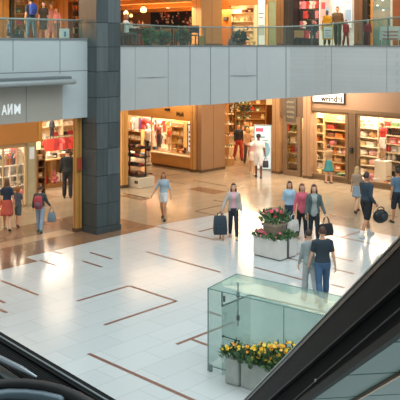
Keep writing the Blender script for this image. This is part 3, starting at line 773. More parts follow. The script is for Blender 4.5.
# red shirt mannequin and front display plinths of window 2
t = thing('display_plinth', 'white block plinth under the red shirt mannequin in the second big shop window', 'plinth', G(28.95, nw(383, 28.95), 0), RA)
m = MB(); m.box(-.28, .28, -.22, .22, 0, 1.0); m.build('block', pm('e2d4bc', .6), t, bevel=.01); m = MB(); m.box(-.30, .30, -.24, .24, 1.0, 1.05); m.build('top_board', pm('f0e8d8', .5), t)
mannequin(G(28.95, nw(383, 28.95), 1.05), RA+pi*.96, 'mannequin in a bright red shirt high in the second big shop window', ('d8362f', .95, .42), ('efe4dc', .4, .02), h=1.62, skin='b08a6c')
for i, (px, kd, cc) in enumerate(((362, 'cushion', 'efe6d8'), (367, 'cushion', 'e8b8b0'), (372, 'soft_toy', 'd9838a'), (378, 'box', 'efe6d8'), (389, 'handbag', '2c2a2c'), (394, 'soft_toy', 'c49a6c'), (399, 'box', 'd6813c'), (387, 'folded_clothes', 'd6813c'))):
    item(kd, cc, G(28.82, nw(px, 28.82), .0), RA+.1*i, f'{CN[cc]} {KN[kd]} on the floor just behind the second big shop window, {ORD[i]} placed', 'goods on the floor of the second window', 1.35)
for i, (px, kd, cc) in enumerate(((317, 'box', 'd8c08c'), (337, 'folded_clothes', '2c2a2c'), (342, 'box', '6d8a5a'), (346, 'box', '2c2a2c'), (332, 'handbag', '8a5a3a'))):
    item(kd, cc, G(28.85, nw(px, 28.85), .0), RA+.1*i, f'{CN[cc]} {KN[kd]} on the floor just behind the first big shop window', None, 1.3)

# ================================================================== MIDDLE SHOP (counter window along A at b = 26.2)
MBb = 26.2
def nm(px, b=MBb): return wb(px, 0, b)[0]
n0, n1 = nm(194), nm(117)
m = MB(); m.box(MBb-.05, MBb+.25, n0, nm(100), 2.30, 4.6); struct('wall_middle_shop_fascia', m, M_OCHRE, rz=ROT)
t = thing('display_counter', 'long ochre wooden display counter base below the clothes window', 'counter', G(MBb-.25, (nm(192, MBb-.25)+nm(151, MBb-.25))/2, 0), RA)
wc = (nm(151, MBb-.25)-nm(192, MBb-.25))/2
m = MB(); m.box(-wc, wc, -.02, 1.1, .1, .60); m.build('counter_body', pm('c1904f', .45, var=.12), t)
m = MB(); m.box(-wc-.02, wc+.02, -.06, 1.12, .60, .66); m.build('counter_top', pm('efdcb6', .4), t, bevel=.01)
m = MB(); m.box(-wc+.02, wc-.02, .03, 1.05, 0, .10); m.build('kick_board', pm('6d4d2c', .5), t)
glass_wall_window('window_4', MBb, (152, 192), 0, 0, .04, pm('c9974f', .4), .06, zt=2.27, zb=.70)
m = MB(); m.box(MBb+2.6, MBb+2.8, nm(220, MBb+2.7)+.1, nm(95), 0, 4.6); struct('wall_middle_shop_back', m, pm('ecd6ae', .7), rz=ROT)
m = MB(); m.prism([(MBb+1.2, 25.55), (MBb+2.6, nm(220, MBb+2.7)+.1), (MBb+2.6, nm(220, MBb+2.7)+.22), (MBb+1.2, 25.67)], 0, 4.6); struct('wall_middle_shop_side', m, pm('dcb880', .7), rz=ROT)
m = MB(); m.prism([(MBb+.25, n0), (MBb+2.8, nm(218, MBb+2.8)), (MBb+2.8, nm(95)), (MBb+.25, nm(95))], 3.0, 3.15); struct('ceiling_middle_shop', m, pm('f2e4c4', .7), rz=ROT)
# script letters on the fascia
t = thing('fascia_lettering', 'small dark slanted lettering on the ochre fascia above the clothes window', 'sign', G(MBb-.06, nm(180, MBb-.06), zat(116.8, 37)), RA)
o = text_mesh('lettering', 'Mali', .30, pm('4a3418', .6), t, .006, .004); o.rotation_euler = (pi/2, 0, .0); o.location = (0, -.008, 0)
t = thing('ceiling_speaker', 'small dark box fixed high on the ochre fascia under the balcony', 'speaker', G(MBb-.06, nm(168.5, MBb-.06), zat(111.2, 37.5)), RA)
m = MB(); m.box(-.12, .12, -.16, 0, 0, .11); m.build('housing', M_DARK, t, bevel=.01); m = MB(); m.box(-.10, .10, -.168, -.155, .015, .095); m.build('grille', pm('3c3c3a', .7), t)
# rail of hanging shirts behind the glass
bh = MBb+1.15
t = thing('clothes_rail', 'long steel clothes rail with shirts hanging behind the clothes window', 'rail', G(bh, (nm(126, bh)+nm(190, bh))/2, 0), RA)
wr = (nm(126, bh)-nm(190, bh))/2
m = MB(); m.tube([(-wr, 0, 2.12), (wr, 0, 2.12)], .018, 8); m.build('rail_bar', M_STEEL, t)
for x_ in (-wr, 0, wr): m = MB(); m.tube([(x_, 0, .02), (x_, 0, 2.12)], .018, 8); m.build('post', M_STEEL, t)
hc = ['efe6d8', 'c49a6c', 'efe6d8', 'efe6d8', 'b9b4ac', '7a4f80', 'c8443c', 'd9838a', '3c4f66', 'efe6d8', 'efe6d8', 'b9b4ac', '9c2c34', 'efe6d8', 'efe6d8', 'c8443c', 'd8c08c', 'd6813c', 'efe6d8', '2c2a2c', 'efe6d8', 'd8c08c', 'e8b8b0', 'efe6d8']
for i, cc in enumerate(hc):
    f = (i+.5)/len(hc); n = nm(126, bh)+(nm(190, bh)-nm(126, bh))*f
    item('shirt', cc, G(bh, n, 2.06), RA+random.uniform(-.5, .5), f'{CN[cc]} T-shirt, {ORD[i] if i < 18 else "near the right end"+" of the rail"*0} {"from left" if i < 18 else ""} on the long clothes rail'.replace('  ', ' ')+('' if i < 18 else f', {ORD[23-i]} from its end'),
         'T-shirts on the long clothes rail', 1.0)
t = thing('clothes_rail', 'short lower clothes rail of bright tops behind the mannequins in the clothes window', 'rail', G(MBb+.95, (nm(153, MBb+.95)+nm(176, MBb+.95))/2, .66), RA)
wl = (nm(153, MBb+.95)-nm(176, MBb+.95))/2
m = MB(); m.tube([(-wl, 0, .78), (wl, 0, .78)], .014, 8); m.build('rail_bar', M_STEEL, t)
for x_ in (-wl, wl): m = MB(); m.tube([(x_, 0, 0), (x_, 0, .78)], .014, 8); m.build('post', M_STEEL, t)
for i, cc in enumerate(('efe6d8', 'd9838a', '3c4f66', 'efe6d8', 'c8443c', 'd8c08c', 'efe6d8', 'd6813c')):
    item('shirt', cc, G(MBb+.95, nm(153, MBb+.95)+(nm(176, MBb+.95)-nm(153, MBb+.95))*(i+.5)/8, 1.38), RA+random.uniform(-.3, .3), f'{CN[cc]} top, {ORD[i]} from left on the lower clothes rail', 'tops on the lower clothes rail', .85)
bw = MBb+.5
mannequin(G(bw, nm(169, bw), .66), RA+pi, 'mannequin in an orange T-shirt standing on the clothes window counter', ('e0632f', .93, .42), ('e8c9a0', .45, .03), h=1.18, skin='caa27c', base=True)
mannequin(G(bw, nm(159, bw), .66), RA+pi*1.1, 'mannequin in a brown top and dark trousers on the counter, left of the orange shirt', ('8c4a3c', 1.0, .2), ('3a3a44', .9, .01), h=1.30, skin='a8795a')
mannequin(G(MBb+.3, nm(148, MBb+.3), .0), RA+pi, 'tall mannequin in a white shirt and black shorts beside the shop entrance', ('e8e4dc', .90, .9), ('2b2a2c', .45, .03), h=1.9, skin='c9b8a4')
for i, (px, kd, cc) in enumerate(((155, 'folded_clothes', '3c4f66'), (164, 'folded_clothes', 'efe6d8'), (175, 'box', 'd8c08c'), (178.5, 'handbag', '8a5a3a'), (182, 'box', 'd6813c'), (173, 'handbag', 'd9838a'), (185.5, 'soft_toy', '2c2a2c'), (189, 'folded_clothes', 'b9b4ac'))):
    item(kd, cc, G(bw-.25+.04*(i % 2), nm(px, bw-.25+.04*(i % 2)), .66), RA, f'{CN[cc]} {KN[kd]} on the counter inside the clothes window', None, .9)
shelf_unit(G(MBb+.72, nm(179.5, MBb+.72), .66), RA, .85, .3, [.03, .4, .8, 1.2], 'clothes window small rack', ['box', 'soft_toy', 'handbag'], ['d8c08c', 'e0b84c', 'c49a6c', '8a5a3a', 'efe6d8'], pm('d8b47c', .5), 'small open rack of goods on the counter inside the clothes window', sc=.8, top=1.5)
framed('poster', 'pale blue lit poster with dark frame at right end of the clothes window', 'poster', G(MBb+.25, nm(190.5, MBb+.25), .67), RA, .42, 1.45, pm('dfeaf0', .4, emit=.5), pm('4a4440', .5), border=.07,
       fn=lambda t: [(lambda m: m.build('printed_mark', pm('8a6a78', .6), t))((lambda m: (m.box(-.09, .09, -.032, -.024, .35+.22*k, .43+.22*k), m)[1])(MB())) for k in range(4)])
# open side of the shop: shelves of orange boxes, hanging lantern
shelf_unit(G(MBb+1.9, nm(136, MBb+1.9), 0), RA, 1.25, .4, [.3, .75, 1.2, 1.6, 2.0], 'orange shelf behind shoe stand', ['box', 'box', 'folded_clothes', 'handbag'], ['d6813c', 'c49a6c', '8a5a3a', 'efe6d8', 'd8c08c', '5a7f9c'], pm('d09a5c', .5), 'orange wooden shelf unit full of boxes behind the shoe stand', sc=.95, top=2.4)
shelf_unit(G(MBb+2.1, nm(126.5, MBb+2.1), 0), RA, .55, .4, [.3, .7, 1.1, 1.5, 1.9], 'pale shelf beside ochre post', ['folded_clothes', 'soft_toy', 'bottle'], ['5a7f9c', 'efe6d8', '6d8a5a', 'd9838a', '3c4f66'], pm('e0cfae', .5), 'pale narrow shelf unit just right of the ochre corner post', sc=.9, top=2.4)
t = thing('paper_lantern', 'round red paper lantern hanging in the middle shop entrance', 'lantern', G(MBb+.6, nm(146.5, MBb+.6), zat(126.5, 39.5)), 0)
m = MB(); m.lathe([(.05, 0), (.18, .05), (.24, .16), (.25, .22), (.24, .28), (.18, .39), (.05, .44)], n=18); m.build('shade', pm('d5423a', .6, emit=.25), t, smooth=True)
m = MB(); m.tube([(0, 0, .44), (0, 0, 3.02-zat(126.5, 39.5))], .008, 6); m.build('cord', M_DARK, t)
for i, (px, kd, cc) in enumerate(((128, 'folded_clothes', '3c4f66'), (131, 'box', 'efe6d8'), (143, 'box', '5a7f9c'), (147, 'handbag', '2c2a2c'))):
    item(kd, cc, G(MBb+.9, nm(px, MBb+.9), 0), RA, f'{CN[cc]} {KN[kd]} on the floor of the middle shop behind the shoe stand', None, 1.2)

# shoe display stand
p = fp(137.5, 185.5)
t = thing('shoe_stand', 'tiered shoe display stand on a white block base outside the middle shop', 'display stand', p, RA)
m = MB(); m.box(-.58, .58, -.42, .42, 0, .42); m.build('base_block', pm('cfc6b2', .6, bump=.2), t, bevel=.02)
m = MB(); m.box(.3, .5, -.43, -.41, .18, .30); m.build('label_plate', pm('4c4a44', .5), t)
for i, z in enumerate((.50, .86, 1.22, 1.58)): m = MB(); d_ = .36-.05*i; m.box(-.52, .52, -d_, d_, z, z+.04); m.build('tier_board', pm('3a2e26', .5), t)
for x_ in (-.5, .5): m = MB(); m.box(x_-.02, x_+.02, -.03, .03, .42, 1.95); m.build('upright', pm('3a2e26', .5), t)
scol = ['2c2a2c', '2c2a2c', '8a5a3a', '9c2c34', '2c2a2c', 'c49a6c']
MR = Matrix.Rotation(RA, 3, 'Z')
for i, z in enumerate((.54, .90, 1.26, 1.62)):
    for k in range(6):
        cc = random.choice(scol); d_ = .28-.05*i
        item('shoe', cc, p+MR @ V((-.42+.165*k, -d_+.10, z)), RA+pi+random.uniform(-.1, .1), f'{CN[cc]} shoe, {ORD[k]} from left on {ORD[i]} tier up of the shoe stand', 'shoes on the shoe stand', 1.1)

# ================================================================== CORRIDOR between middle and right shops
# glass show case with curved front
p = on_b(228, 27.5); cb, cn = p.dot(Bv), p.dot(Av)
p = fp(228, 165); t = thing('curved_showcase', 'tall curved glass showcase of goods at the corridor mouth beside brown column', 'showcase', p, 0)
m = MB(); m.lathe([(.31, 0), (.31, .35), (.28, .35)], n=28); m.build('base', pm('a9804c', .5), t)
m = MB(); m.lathe([(.30, .35), (.30, 3.0)], n=28); m.build('glass_shell', G_SHOP, t, smooth=True)
m = MB(); m.lathe([(.32, 3.0), (.32, 3.6)], n=28); m.build('top_drum', pm('9a7040', .5), t)
for z in (.36, .9, 1.45, 2.0, 2.5): m = MB(); m.lathe([(.28, z-.02), (.28, z)], n=24); m.build('shelf_board', pm('d7bd90', .5), t)
for i, z in enumerate((.36, .9, 1.45, 2.0, 2.5)):
    for k, (x_, y_) in enumerate(((-.17, -.06), (.0, -.16), (.17, -.05))):
        cc = random.choice(['d8c08c', 'c49a6c', 'efe6d8', '8a5a3a', '6d8a5a', 'd6813c']); kd = random.choice(['jar', 'bottle', 'box'])
        item(kd, cc, p+V((x_, y_, z)), 0, f'{CN[cc]} {KN[kd]}, {ORD[k]} from left on {ORD[i]} shelf up of the curved showcase', 'goods in the curved showcase', .6)
# kiosk poster
p = fp(263, 169.5)
def marks(t):
    m = MB(); m.box(-.34, .02, -.05, -.04, 1.78, 1.95); m.build('red_block', pm('d2607a', .5, emit=.3), t)
    m = MB(); m.box(-.30, .10, -.05, -.04, 1.50, 1.56); m.box(-.30, .24, -.05, -.04, 1.36, 1.40); m.build('text_bar', pm('7fa4b8', .5), t)
    m = MB(); m.ell((.1, -.045, .95), (.24, .008, .36), 16, 8); m.build('picture', pm('8fc0d6', .5, emit=.3), t)
framed('poster_stand', 'tall pale blue illuminated poster stand in the corridor behind the white dressed shopper', 'poster', p, R(-12), .86, 2.10, pm('d3e8f0', .4, emit=.55), pm('9db4bc', .4), thick=.08, fn=marks)
# corridor walls and far end
pe = on_b(272, 28.6); nr = pe.dot(Av)
def ray(px, Y): return ((px-CX)/F*Y, Y)
m = MB(); a, b_ = ray(275, 38), ray(275, 58); m.prism([a, b_, (b_[0]+.2, b_[1]), (a[0]+.2, a[1])], 0, 4.6); struct('wall_corridor_right', m, pm('c79a5c', .6))
m = MB(); a, b_ = ray(229, 39.3), ray(229, 58); m.prism([a, b_, (b_[0]-.2, b_[1]), (a[0]-.2, a[1])], 0, 4.6); struct('wall_corridor_left', m, pm('b98a50', .6))
yb = 58
m = MB(); m.box(-2, 8, yb, yb+.3, 0, 4.6); struct('wall_corridor_end', m, pm('d49a52', .6))
for i, (x0, z0, c_) in enumerate(((2.3, 2.9, 'e0b070'), (3.35, 3.2, 'f0cf96'), (4.4, 2.7, 'e9bf80'))):
    t = thing('lit_display', 'lit orange shop display at far corridor end, '+['left', 'middle', 'right'][i]+' of three', 'display', (x0+.5, yb-.2, 0), 0)
    m = MB(); m.box(-.5, .5, -.2, .15, 0, z0); m.build('cabinet', pm('b87c3a', .5), t); m = MB(); m.box(-.42, .42, -.23, -.19, z0-1.3, z0-.2); m.build('lit_panel', pm(c_, .5, emit=1.2), t)
shelf_unit((3.35, 52, 0), 0, 2.0, .5, [.4, .9, 1.4, 1.9, 2.4], 'far corridor shelf unit', ['box', 'folded_clothes', 'soft_toy'], ['d6813c', 'd8c08c', '6d8a5a', '2c2a2c', 'c8443c'], pm('a8783c', .5), 'wooden shelf unit deep in the corridor behind the walking crowd', sc=1.1, top=2.9, dense=.8)
def leafball(m, c, r, n, size, mi=0, seedv=0, up=.3, flat=1.0):
    rnd = random.Random(seedv)
    for i in range(n):
        d = V((rnd.gauss(0, 1), rnd.gauss(0, 1), rnd.gauss(0, 1)*flat)).normalized(); q = V(c)+V((d.x*r[0], d.y*r[1], d.z*r[2]))*rnd.uniform(.35, 1)
        ax = (d+V((rnd.uniform(-.6, .6), rnd.uniform(-.6, .6), up+rnd.uniform(-.3, .5)))).normalized(); sd = ax.orthogonal().normalized(); sd = Matrix.Rotation(rnd.uniform(0, 6.28), 3, ax) @ sd
        L = size*rnd.uniform(.7, 1.3); wv = sd*L*.28; nr_ = ax.cross(sd)*L*.10
        m.add([q, q+ax*L*.5+wv+nr_, q+ax*L-nr_, q+ax*L*.5-wv+nr_], [(0, 1, 2), (0, 2, 3)], mi+rnd.randrange(2)*0)
def potted(loc, label, h_, r_, seedv, lc='4c6e46', pot='6a5a48', cat='plant'):
    t = thing('potted_plant', label, cat, loc, 0)
    m = MB(); m.lathe([(.13*r_/.3, 0), (.18*r_/.3, .28), (.16*r_/.3, .28), (.15*r_/.3, .25)], n=16); po = m.build('pot', pm(pot, .6), t, smooth=True)
    m = MB(); m.tube([(0, 0, .2), (.01, 0, h_*.7)], .018, 6); st = m.build('stem', pm('6a5436', .7), t)
    m = MB(); leafball(m, (0, 0, h_*.68), (r_, r_, h_*.33), 130, .20, seedv=seedv); m.build('foliage', pm(lc, .5, var=.35, scale=5), st)
    return t
potted((2.75, 49, 0), 'dark green potted plant in the corridor behind the crowd', 2.7, .6, 3, lc='36503a')

# ================================================================== LEFT SHOP (front along B at n = NS)
NS = 24.5
def bs(px, n=NS): return wn(px, 0, n)[0]
m = MB(); m.box(2, bs(38), NS-.1, NS+.2, 2.33, 4.6); struct('wall_left_shop_fascia', m, pm('cf9452', .45, var=.08, scale=1), rz=ROT)
m = MB(); m.box(bs(36.5), bs(40.5), NS-.12, NS+.15, 2.33, 4.6); struct('trim_4', m, pm('d9a350', .4), rz=ROT)
m = MB(); m.box(2, bs(25.5), NS-.04, NS+.02, 2.18, 2.33); m.box(2, bs(25.5), NS-.06, NS+.04, 0, .10); struct('trim_5', m, pm('cdb48a', .4), rz=ROT)
def zfix(px, py, n): return zat(py, on_n(px, n).y)
for i, (pa, pb) in enumerate(((-16, 3), (3.6, 17.5), (18.2, 25.5))):
    t = thing(f'window_{5+i}', None, None, G((bs(pa)+bs(pb))/2, NS, .1), ROT); tag(t, kind='structure'); w_ = (bs(pb)-bs(pa))/2
    m = MB(); m.box(-w_, w_, -.006, .006, 0, 2.08); m.build('pane', G_SHOP, t)
    m = MB(); m.box(w_-.02, w_+.02, -.03, .03, 0, 2.08); m.build('window_frame', pm('c8b896', .4, metal=.3), t)
# pale portal with lit panel
t = thing('portal_post', 'pale glazed portal post with small lit notice between display window and shop entrance', 'post', G((bs(25.5)+bs(35))/2, NS, 0), ROT)
w_ = (bs(35)-bs(25.5))/2
m = MB(); m.box(-w_, w_, -.09, .12, 0, 2.33); m.build('post_body', pm('b6a884', .35, var=.15), t)
m = MB(); m.box(-w_*.72, w_*.6, -.10, -.08, .1, 2.2); m.build('glazed_face', pm('c9c4a6', .2, var=.2, scale=3), t)
m = MB(); m.box(-w_*.5, w_*.5, -.112, -.095, 1.72, 2.15); m.build('notice', pm('d5dfe0', .4, emit=.3), t)
# interior
m = MB(); m.box(-2, 24.5, 30.6, 30.8, 0, 4.6); struct('wall_left_shop_back', m, pm('e3c898', .7), rz=ROT)
m = MB(); m.box(-2, 24.5, NS+.2, 30.8, 3.5, 3.62); struct('ceiling_left_shop', m, pm('efe0bf', .7), rz=ROT)
m = MB(); m.prism([(21.05, 25.0), (23.6, 30.8), (23.8, 30.8), (21.2, 25.0)], 0, 4.6); struct('wall_left_shop_side', m, pm('c9974f', .6), rz=ROT)
lc_ = ['d9838a', 'efe6d8', 'efe6d8', 'e8b8b0', 'd8c08c', 'c8443c', '5a7f9c', 'efe6d8', '4c9a94', 'c49a6c', '7a4f80']
def bayn(pa, pb, n, zs, place, kinds, cols, label, sc=1.0, top=None, mat=None, d_=.5, z=0, skip=()):
    b0, b1 = bs(pa, n), bs(pb, n)
    return shelf_unit(G((b0+b1)/2, n, z), ROT, b1-b0, d_, zs, place, kinds, cols, mat or M_CREAM, label, sc=sc, top=top, skip=skip)
bayn(-12, 6, 25.9, [.12, .55, .95, 1.35, 1.75], 'far left shop window shelf', ['folded_clothes', 'soft_toy', 'box', 'cushion'], lc_, 'white shelf unit at far left inside the left shop window', top=2.25, sc=1.25, mat=pm('efeae0', .6))
bayn(6.5, 22, 25.9, [.12, .55, .95, 1.35, 1.75], 'shelf left of portal post', ['cushion', 'folded_clothes', 'soft_toy', 'handbag'], lc_, 'white shelf unit with pink goods inside the left shop window beside the portal post', top=2.25, sc=1.25, mat=pm('efeae0', .6))
NW = 25.15
b0, b1 = bs(-10, NW), bs(21, NW)
t = thing('clothes_rail', 'steel rail of pastel tops hanging close behind the left shop window', 'rail', G((b0+b1)/2, NW, 0), ROT); w_ = (b1-b0)/2
m = MB(); m.tube([(-w_, 0, 1.98), (w_, 0, 1.98)], .014, 8); m.build('rail_bar', M_STEEL, t)
for x_ in (-w_, w_): m = MB(); m.tube([(x_, 0, 0), (x_, 0, 1.98)], .014, 8); m.build('post', M_STEEL, t)
for i, cc in enumerate(('efe6d8', 'e8b8b0', '5a7f9c', 'efe6d8', 'd8c08c', 'd9838a', 'efe6d8', 'd6813c', 'efe6d8', '5a7f9c', 'e8b8b0', 'efe6d8')):
    item('shirt', cc, G(b0+(b1-b0)*(i+.5)/12, NW, 1.92), ROT+random.uniform(-.4, .4), f'{CN[cc]} top, {ORD[i]} from left on the rail in the left shop window', 'pastel tops in the left shop window', .72)
for i, (f, kd, cc) in enumerate(((.08, 'cushion', 'd9838a'), (.2, 'soft_toy', 'efe6d8'), (.33, 'folded_clothes', 'c8443c'), (.46, 'cushion', 'efe6d8'), (.58, 'soft_toy', 'd9838a'), (.7, 'cushion', 'e8b8b0'), (.82, 'folded_clothes', 'efe6d8'), (.94, 'soft_toy', 'd9838a'))):
    item(kd, cc, G(b0+(b1-b0)*f, NW, 0), ROT, f'{CN[cc]} {KN[kd]} on the floor behind the left shop window, {ORD[i]} from left', 'goods on the floor of the left window', 1.7 if kd != 'soft_toy' else 1.5)
# entrance wall shelves behind
NB = 29.6
bayn(38, 60, NB, [.35, .8, 1.25, 1.7, 2.2, 2.65], 'left shop tall back shelf', ['folded_clothes', 'box', 'handbag', 'bottle', 'soft_toy'], ['2c2a2c', 'efe6d8', '8a5a3a', 'c49a6c', 'b9b4ac', 'd8c08c', '9c2c34'],
     'tall white shelf unit at the back of the left shop entrance', top=3.2, d_=.4)
bayn(60.5, 80, NB, [.35, .8, 1.25, 1.7, 2.2, 2.65], 'shelf behind the suited man', ['folded_clothes', 'box', 'jar', 'handbag'], ['efe6d8', '8a5a3a', '2c2a2c', 'efe6d8', '9c2c34', '7a4f80'],
     'second tall white shelf unit at the back of the left shop, behind the suited man', top=3.2, d_=.4)
# red tops on a rail
NRr = 28.3
t = thing('clothes_rail', 'steel clothes rail of red tops in the left shop entrance', 'rail', G((bs(46, NRr)+bs(72, NRr))/2, NRr, 0), ROT); w_ = (bs(72, NRr)-bs(46, NRr))/2
zr = zfix(58, 136, NRr)
m = MB(); m.tube([(-w_, 0, zr), (w_, 0, zr)], .018, 8); m.build('rail_bar', M_STEEL, t)
for x_ in (-w_, w_): m = MB(); m.tube([(x_, 0, .02), (x_, 0, zr)], .018, 8); m.build('post', M_STEEL, t)
for i in range(9):
    cc = ['c8443c', 'c8443c', '9c2c34', 'c8443c', 'd9838a', 'c8443c', '9c2c34', 'c8443c', 'c8443c'][i]; f = (i+.5)/9
    item('shirt', cc, G(bs(46, NRr)+(bs(72, NRr)-bs(46, NRr))*f, NRr, zr-.06), ROT+random.uniform(-.35, .35), f'{CN[cc]} top, {ORD[i]} from left on the rail in the left shop entrance', 'red tops on the rail in the left shop', .9)
mannequin(G(bs(52, 28.9), 28.9, zfix(52, 139, 28.9)), ROT+pi, 'dark dressed mannequin standing high above the red tops', ('33343a', .9, .9), ('2a2a2e', .9, .01), h=.95, skin='4a4038')
t = thing('display_plinth', 'tall cream plinth under the dark dressed mannequin', 'plinth', G(bs(52, 28.9), 28.9, 0), ROT); m = MB(); zz = zfix(52, 139, 28.9); m.box(-.25, .25, -.2, .2, 0, zz-.05); m.build('block', M_CREAM, t); m = MB(); m.box(-.28, .28, -.23, .23, zz-.05, zz); m.build('top_board', pm('b98a52', .5), t)
# low wooden cabinet with open niches
NCb = 26.9
pa, pb = fp(38.5, 189.2), fp(74, 177.5)
b0, b1 = bs(38.5, NCb), bs(75, NCb)
t = thing('display_cabinet', 'low wooden cabinet with lit open niches inside the left shop entrance', 'cabinet', G((b0+b1)/2, NCb+.25, 0), ROT); w_ = (b1-b0)/2; ht = 1.12
for x_ in (-w_, -w_*.3, w_*.35, w_): m = MB(); m.box(x_-.025, x_+.025, -.25, .25, .16, ht); m.build('partition', M_WOOD, t)
m = MB(); m.box(-w_, w_, -.27, .27, 0, .16); m.build('base', pm('a87a44', .5), t)
m = MB(); m.box(-w_-.03, w_+.03, -.28, .28, ht, ht+.05); m.build('top_board', pm('d8b27a', .4), t)
m = MB(); m.box(-w_, w_, .22, .25, .16, ht); m.build('back_panel', pm('e6c48a', .5), t)
for i, (f, kd, cc, s_) in enumerate(((.10, 'box', 'c49a6c', 1.3), (.26, 'bottle', 'c8443c', 1.5), (.44, 'soft_toy', 'd9838a', 1.5), (.58, 'jar', 'efe6d8', 1.6), (.76, 'box', 'efe6d8', 1.6), (.92, 'bottle', '8a5a3a', 1.6))):
    item(kd, cc, G(b0+(b1-b0)*f, NCb+.18, .16), ROT, f'{CN[cc]} {KN[kd]} in a niche of the low wooden cabinet', None, s_)
for i in range(9):
    cc = ['efe6d8', '2c2a2c', 'efe6d8', 'b9b4ac', '2c2a2c', 'efe6d8', '8a5a3a', 'efe6d8', '2c2a2c'][i]; kd = ['folded_clothes', 'box', 'handbag'][i % 3]
    item(kd, cc, G(b0+(b1-b0)*(i+.5)/9, NCb+.25, ht+.05), ROT, f'{CN[cc]} {KN[kd]}, {ORD[i]} from left on top of the low wooden cabinet', 'goods on top of the low wooden cabinet', .9)
p = on_n(36.8, 26.0); shelf_unit(G(p.dot(Bv)+.1, 26.0, 0), ROT, .34, .35, [.3, .7, 1.1, 1.4], 'dark rack inside portal post', ['handbag', 'box', 'bottle'], ['8a5a3a', '9c2c34', 'c49a6c', 'd8c08c'], pm('7a5838', .5), 'narrow dark wooden rack just inside the portal post', sc=.8, top=1.75)
# red notice on the gold post
t = framed('notice', 'small dark red notice fixed low on the gold painted post', 'notice', G(15.12, 19.93, 1.95), ROT, .2, .42, pm('a8442e', .5), pm('8a5a30', .5), thick=.03, border=.02)
# ================================================================== RAILINGS
M_HAND = pm('8fa39c', .3, metal=.6)
def railing(label, pts, zbase, ztops, n_post, post_every=1):
    c = pts[len(pts)//2]; t = thing('glass_railing', label, 'railing', V((c.x, c.y, zbase)), 0); o = V((c.x, c.y, zbase))
    for i in range(len(pts)-1):
        a, b_ = pts[i]-o, pts[i+1]-o; a.z = b_.z = 0; d = (b_-a).normalized(); n = d.cross(V((0, 0, 1)))*.006; g = d*.012
        m = MB(); m.prism([((a+g-n).x, (a+g-n).y), ((b_-g-n).x, (b_-g-n).y), ((b_-g+n).x, (b_-g+n).y), ((a+g+n).x, (a+g+n).y)], .0,
                          [ztops[i]-zbase-.02, ztops[i+1]-zbase-.02, ztops[i+1]-zbase-.02, ztops[i]-zbase-.02]); m.build('glass_panel', G_RAIL, t)
        if i % post_every == 0: m = MB(); m.box(a.x-.018, a.x+.018, a.y-.018, a.y+.018, 0, ztops[i]-zbase); m.build('post', pm('5c6866', .4, metal=.5), t)
    m = MB(); m.tube([V((p.x, p.y, z))-o for p, z in zip(pts, ztops)], .028, 8); m.build('handrail', M_HAND, t, smooth=True)
    return t
lp = [G(b, NL+.12) for b in (3, 5, 7, 9, bl(-18), bl(13), bl(37), bl(60), 15.2)]
railing('glass railing with thin metal handrail on the balcony left of the stone pillar', lp, ZLT+.05, [6.68]*len(lp), 0)
RT = [(64, 22), (118, 23.5), (150, 25.3), (185, 27), (250, 27.5), (310, 26), (350, 22), (400, 17), (460, 11)]
def rail_z(px):
    for a, b_ in zip(RT, RT[1:]):
        if a[0] <= px <= b_[0]:
            return zat(a[1]+(b_[1]-a[1])*(px-a[0])/(b_[0]-a[0]), rp(px, .12).y)
pxs = [80, 100, 123, 150, 178, 205, 232, 258, 285, 312, 338, 363, 388, 413, 440]
railing('long curved glass railing with thin handrail on the balcony right of the stone pillar', [rp(x, .12)*1 for x in pxs], ZRT+.05, [rail_z(x) for x in pxs], 0)

# ================================================================== UPPER LEVEL
UB = 28.7; ZU = 5.82
def un(px, b=UB): return wb(px, 0, b)[0]
def uz(px, py, b=UB): return zat(py, on_b(px, b).y)
def up_wall(name, mat, pa, pb, z0, z1, b=UB, d_=.25):
    m = MB(); m.box(b, b+d_, un(pb, b), un(pa, b), z0, z1); return struct(name, m, mat, rz=ROT)
def up_col(label, pa, pb, mat, b=UB-.1): return column(label, b, b+.5, un(pb, b), un(pa, b), ZU-.02, 8.6, mat, base='4a3a2a')
column('wide brown upper column above the shop counter corner', 25.9, 27.3, 24.98, 25.6, ZU-.02, 8.6, pm('a97c4c', .45, var=.1, scale=2))
up_wall('wall_upper_ochre', pm('c07c38', .5, var=.1), 214, 228, ZU, 8.6, UB-.02)
t = thing('wall_speaker', 'small dark box on the ochre upper wall beside the lit shop', 'speaker', G(UB-.03, un(227, UB), uz(227, 21)), RA); m = MB(); m.box(-.14, .14, -.10, .0, 0, .2); m.build('housing', M_DARK, t, bevel=.01); m = MB(); m.box(-.11, .11, -.108, -.095, .03, .17); m.build('grille', pm('4a4844', .7), t)
up_wall('wall_upper_lintel', pm('b88044', .5), 228, 284, 7.78, 8.6)
up_wall('wall_upper_back', pm('e6c890', .7), 205, 460, ZU, 8.6, UB+2.2)
m = MB(); a = un(226); m.prism([(UB+.25, a), (UB+2.2, a+1.75), (UB+2.2, a+1.85), (UB+.25, a+.1)], ZU, 8.6); struct('wall_upper_side', m, pm('d6a868', .6), rz=ROT)
def ubay(pa, pb, bb, zs, place, kinds, cols, label, sc=1.0, top=None, mat=None, d_=.35):
    wid = un(pa, bb)-un(pb, bb)
    return shelf_unit(G(bb, (un(pa, bb)+un(pb, bb))/2, ZU), RA, wid, d_, zs, place, kinds, cols, mat or M_CREAM, label, sc=sc, top=top)
ubay(230, 256, UB+.7, [.3, .75, 1.2, 1.62], 'lit upper shop shelf', ['bottle', 'jar', 'box', 'folded_clothes'], ['efe6d8', 'd8c08c', 'efe6d8', 'c49a6c', '8a5a3a'], 'brightly lit cream shelf unit in the upper shop right of the brown column', sc=1.0, top=2.1)
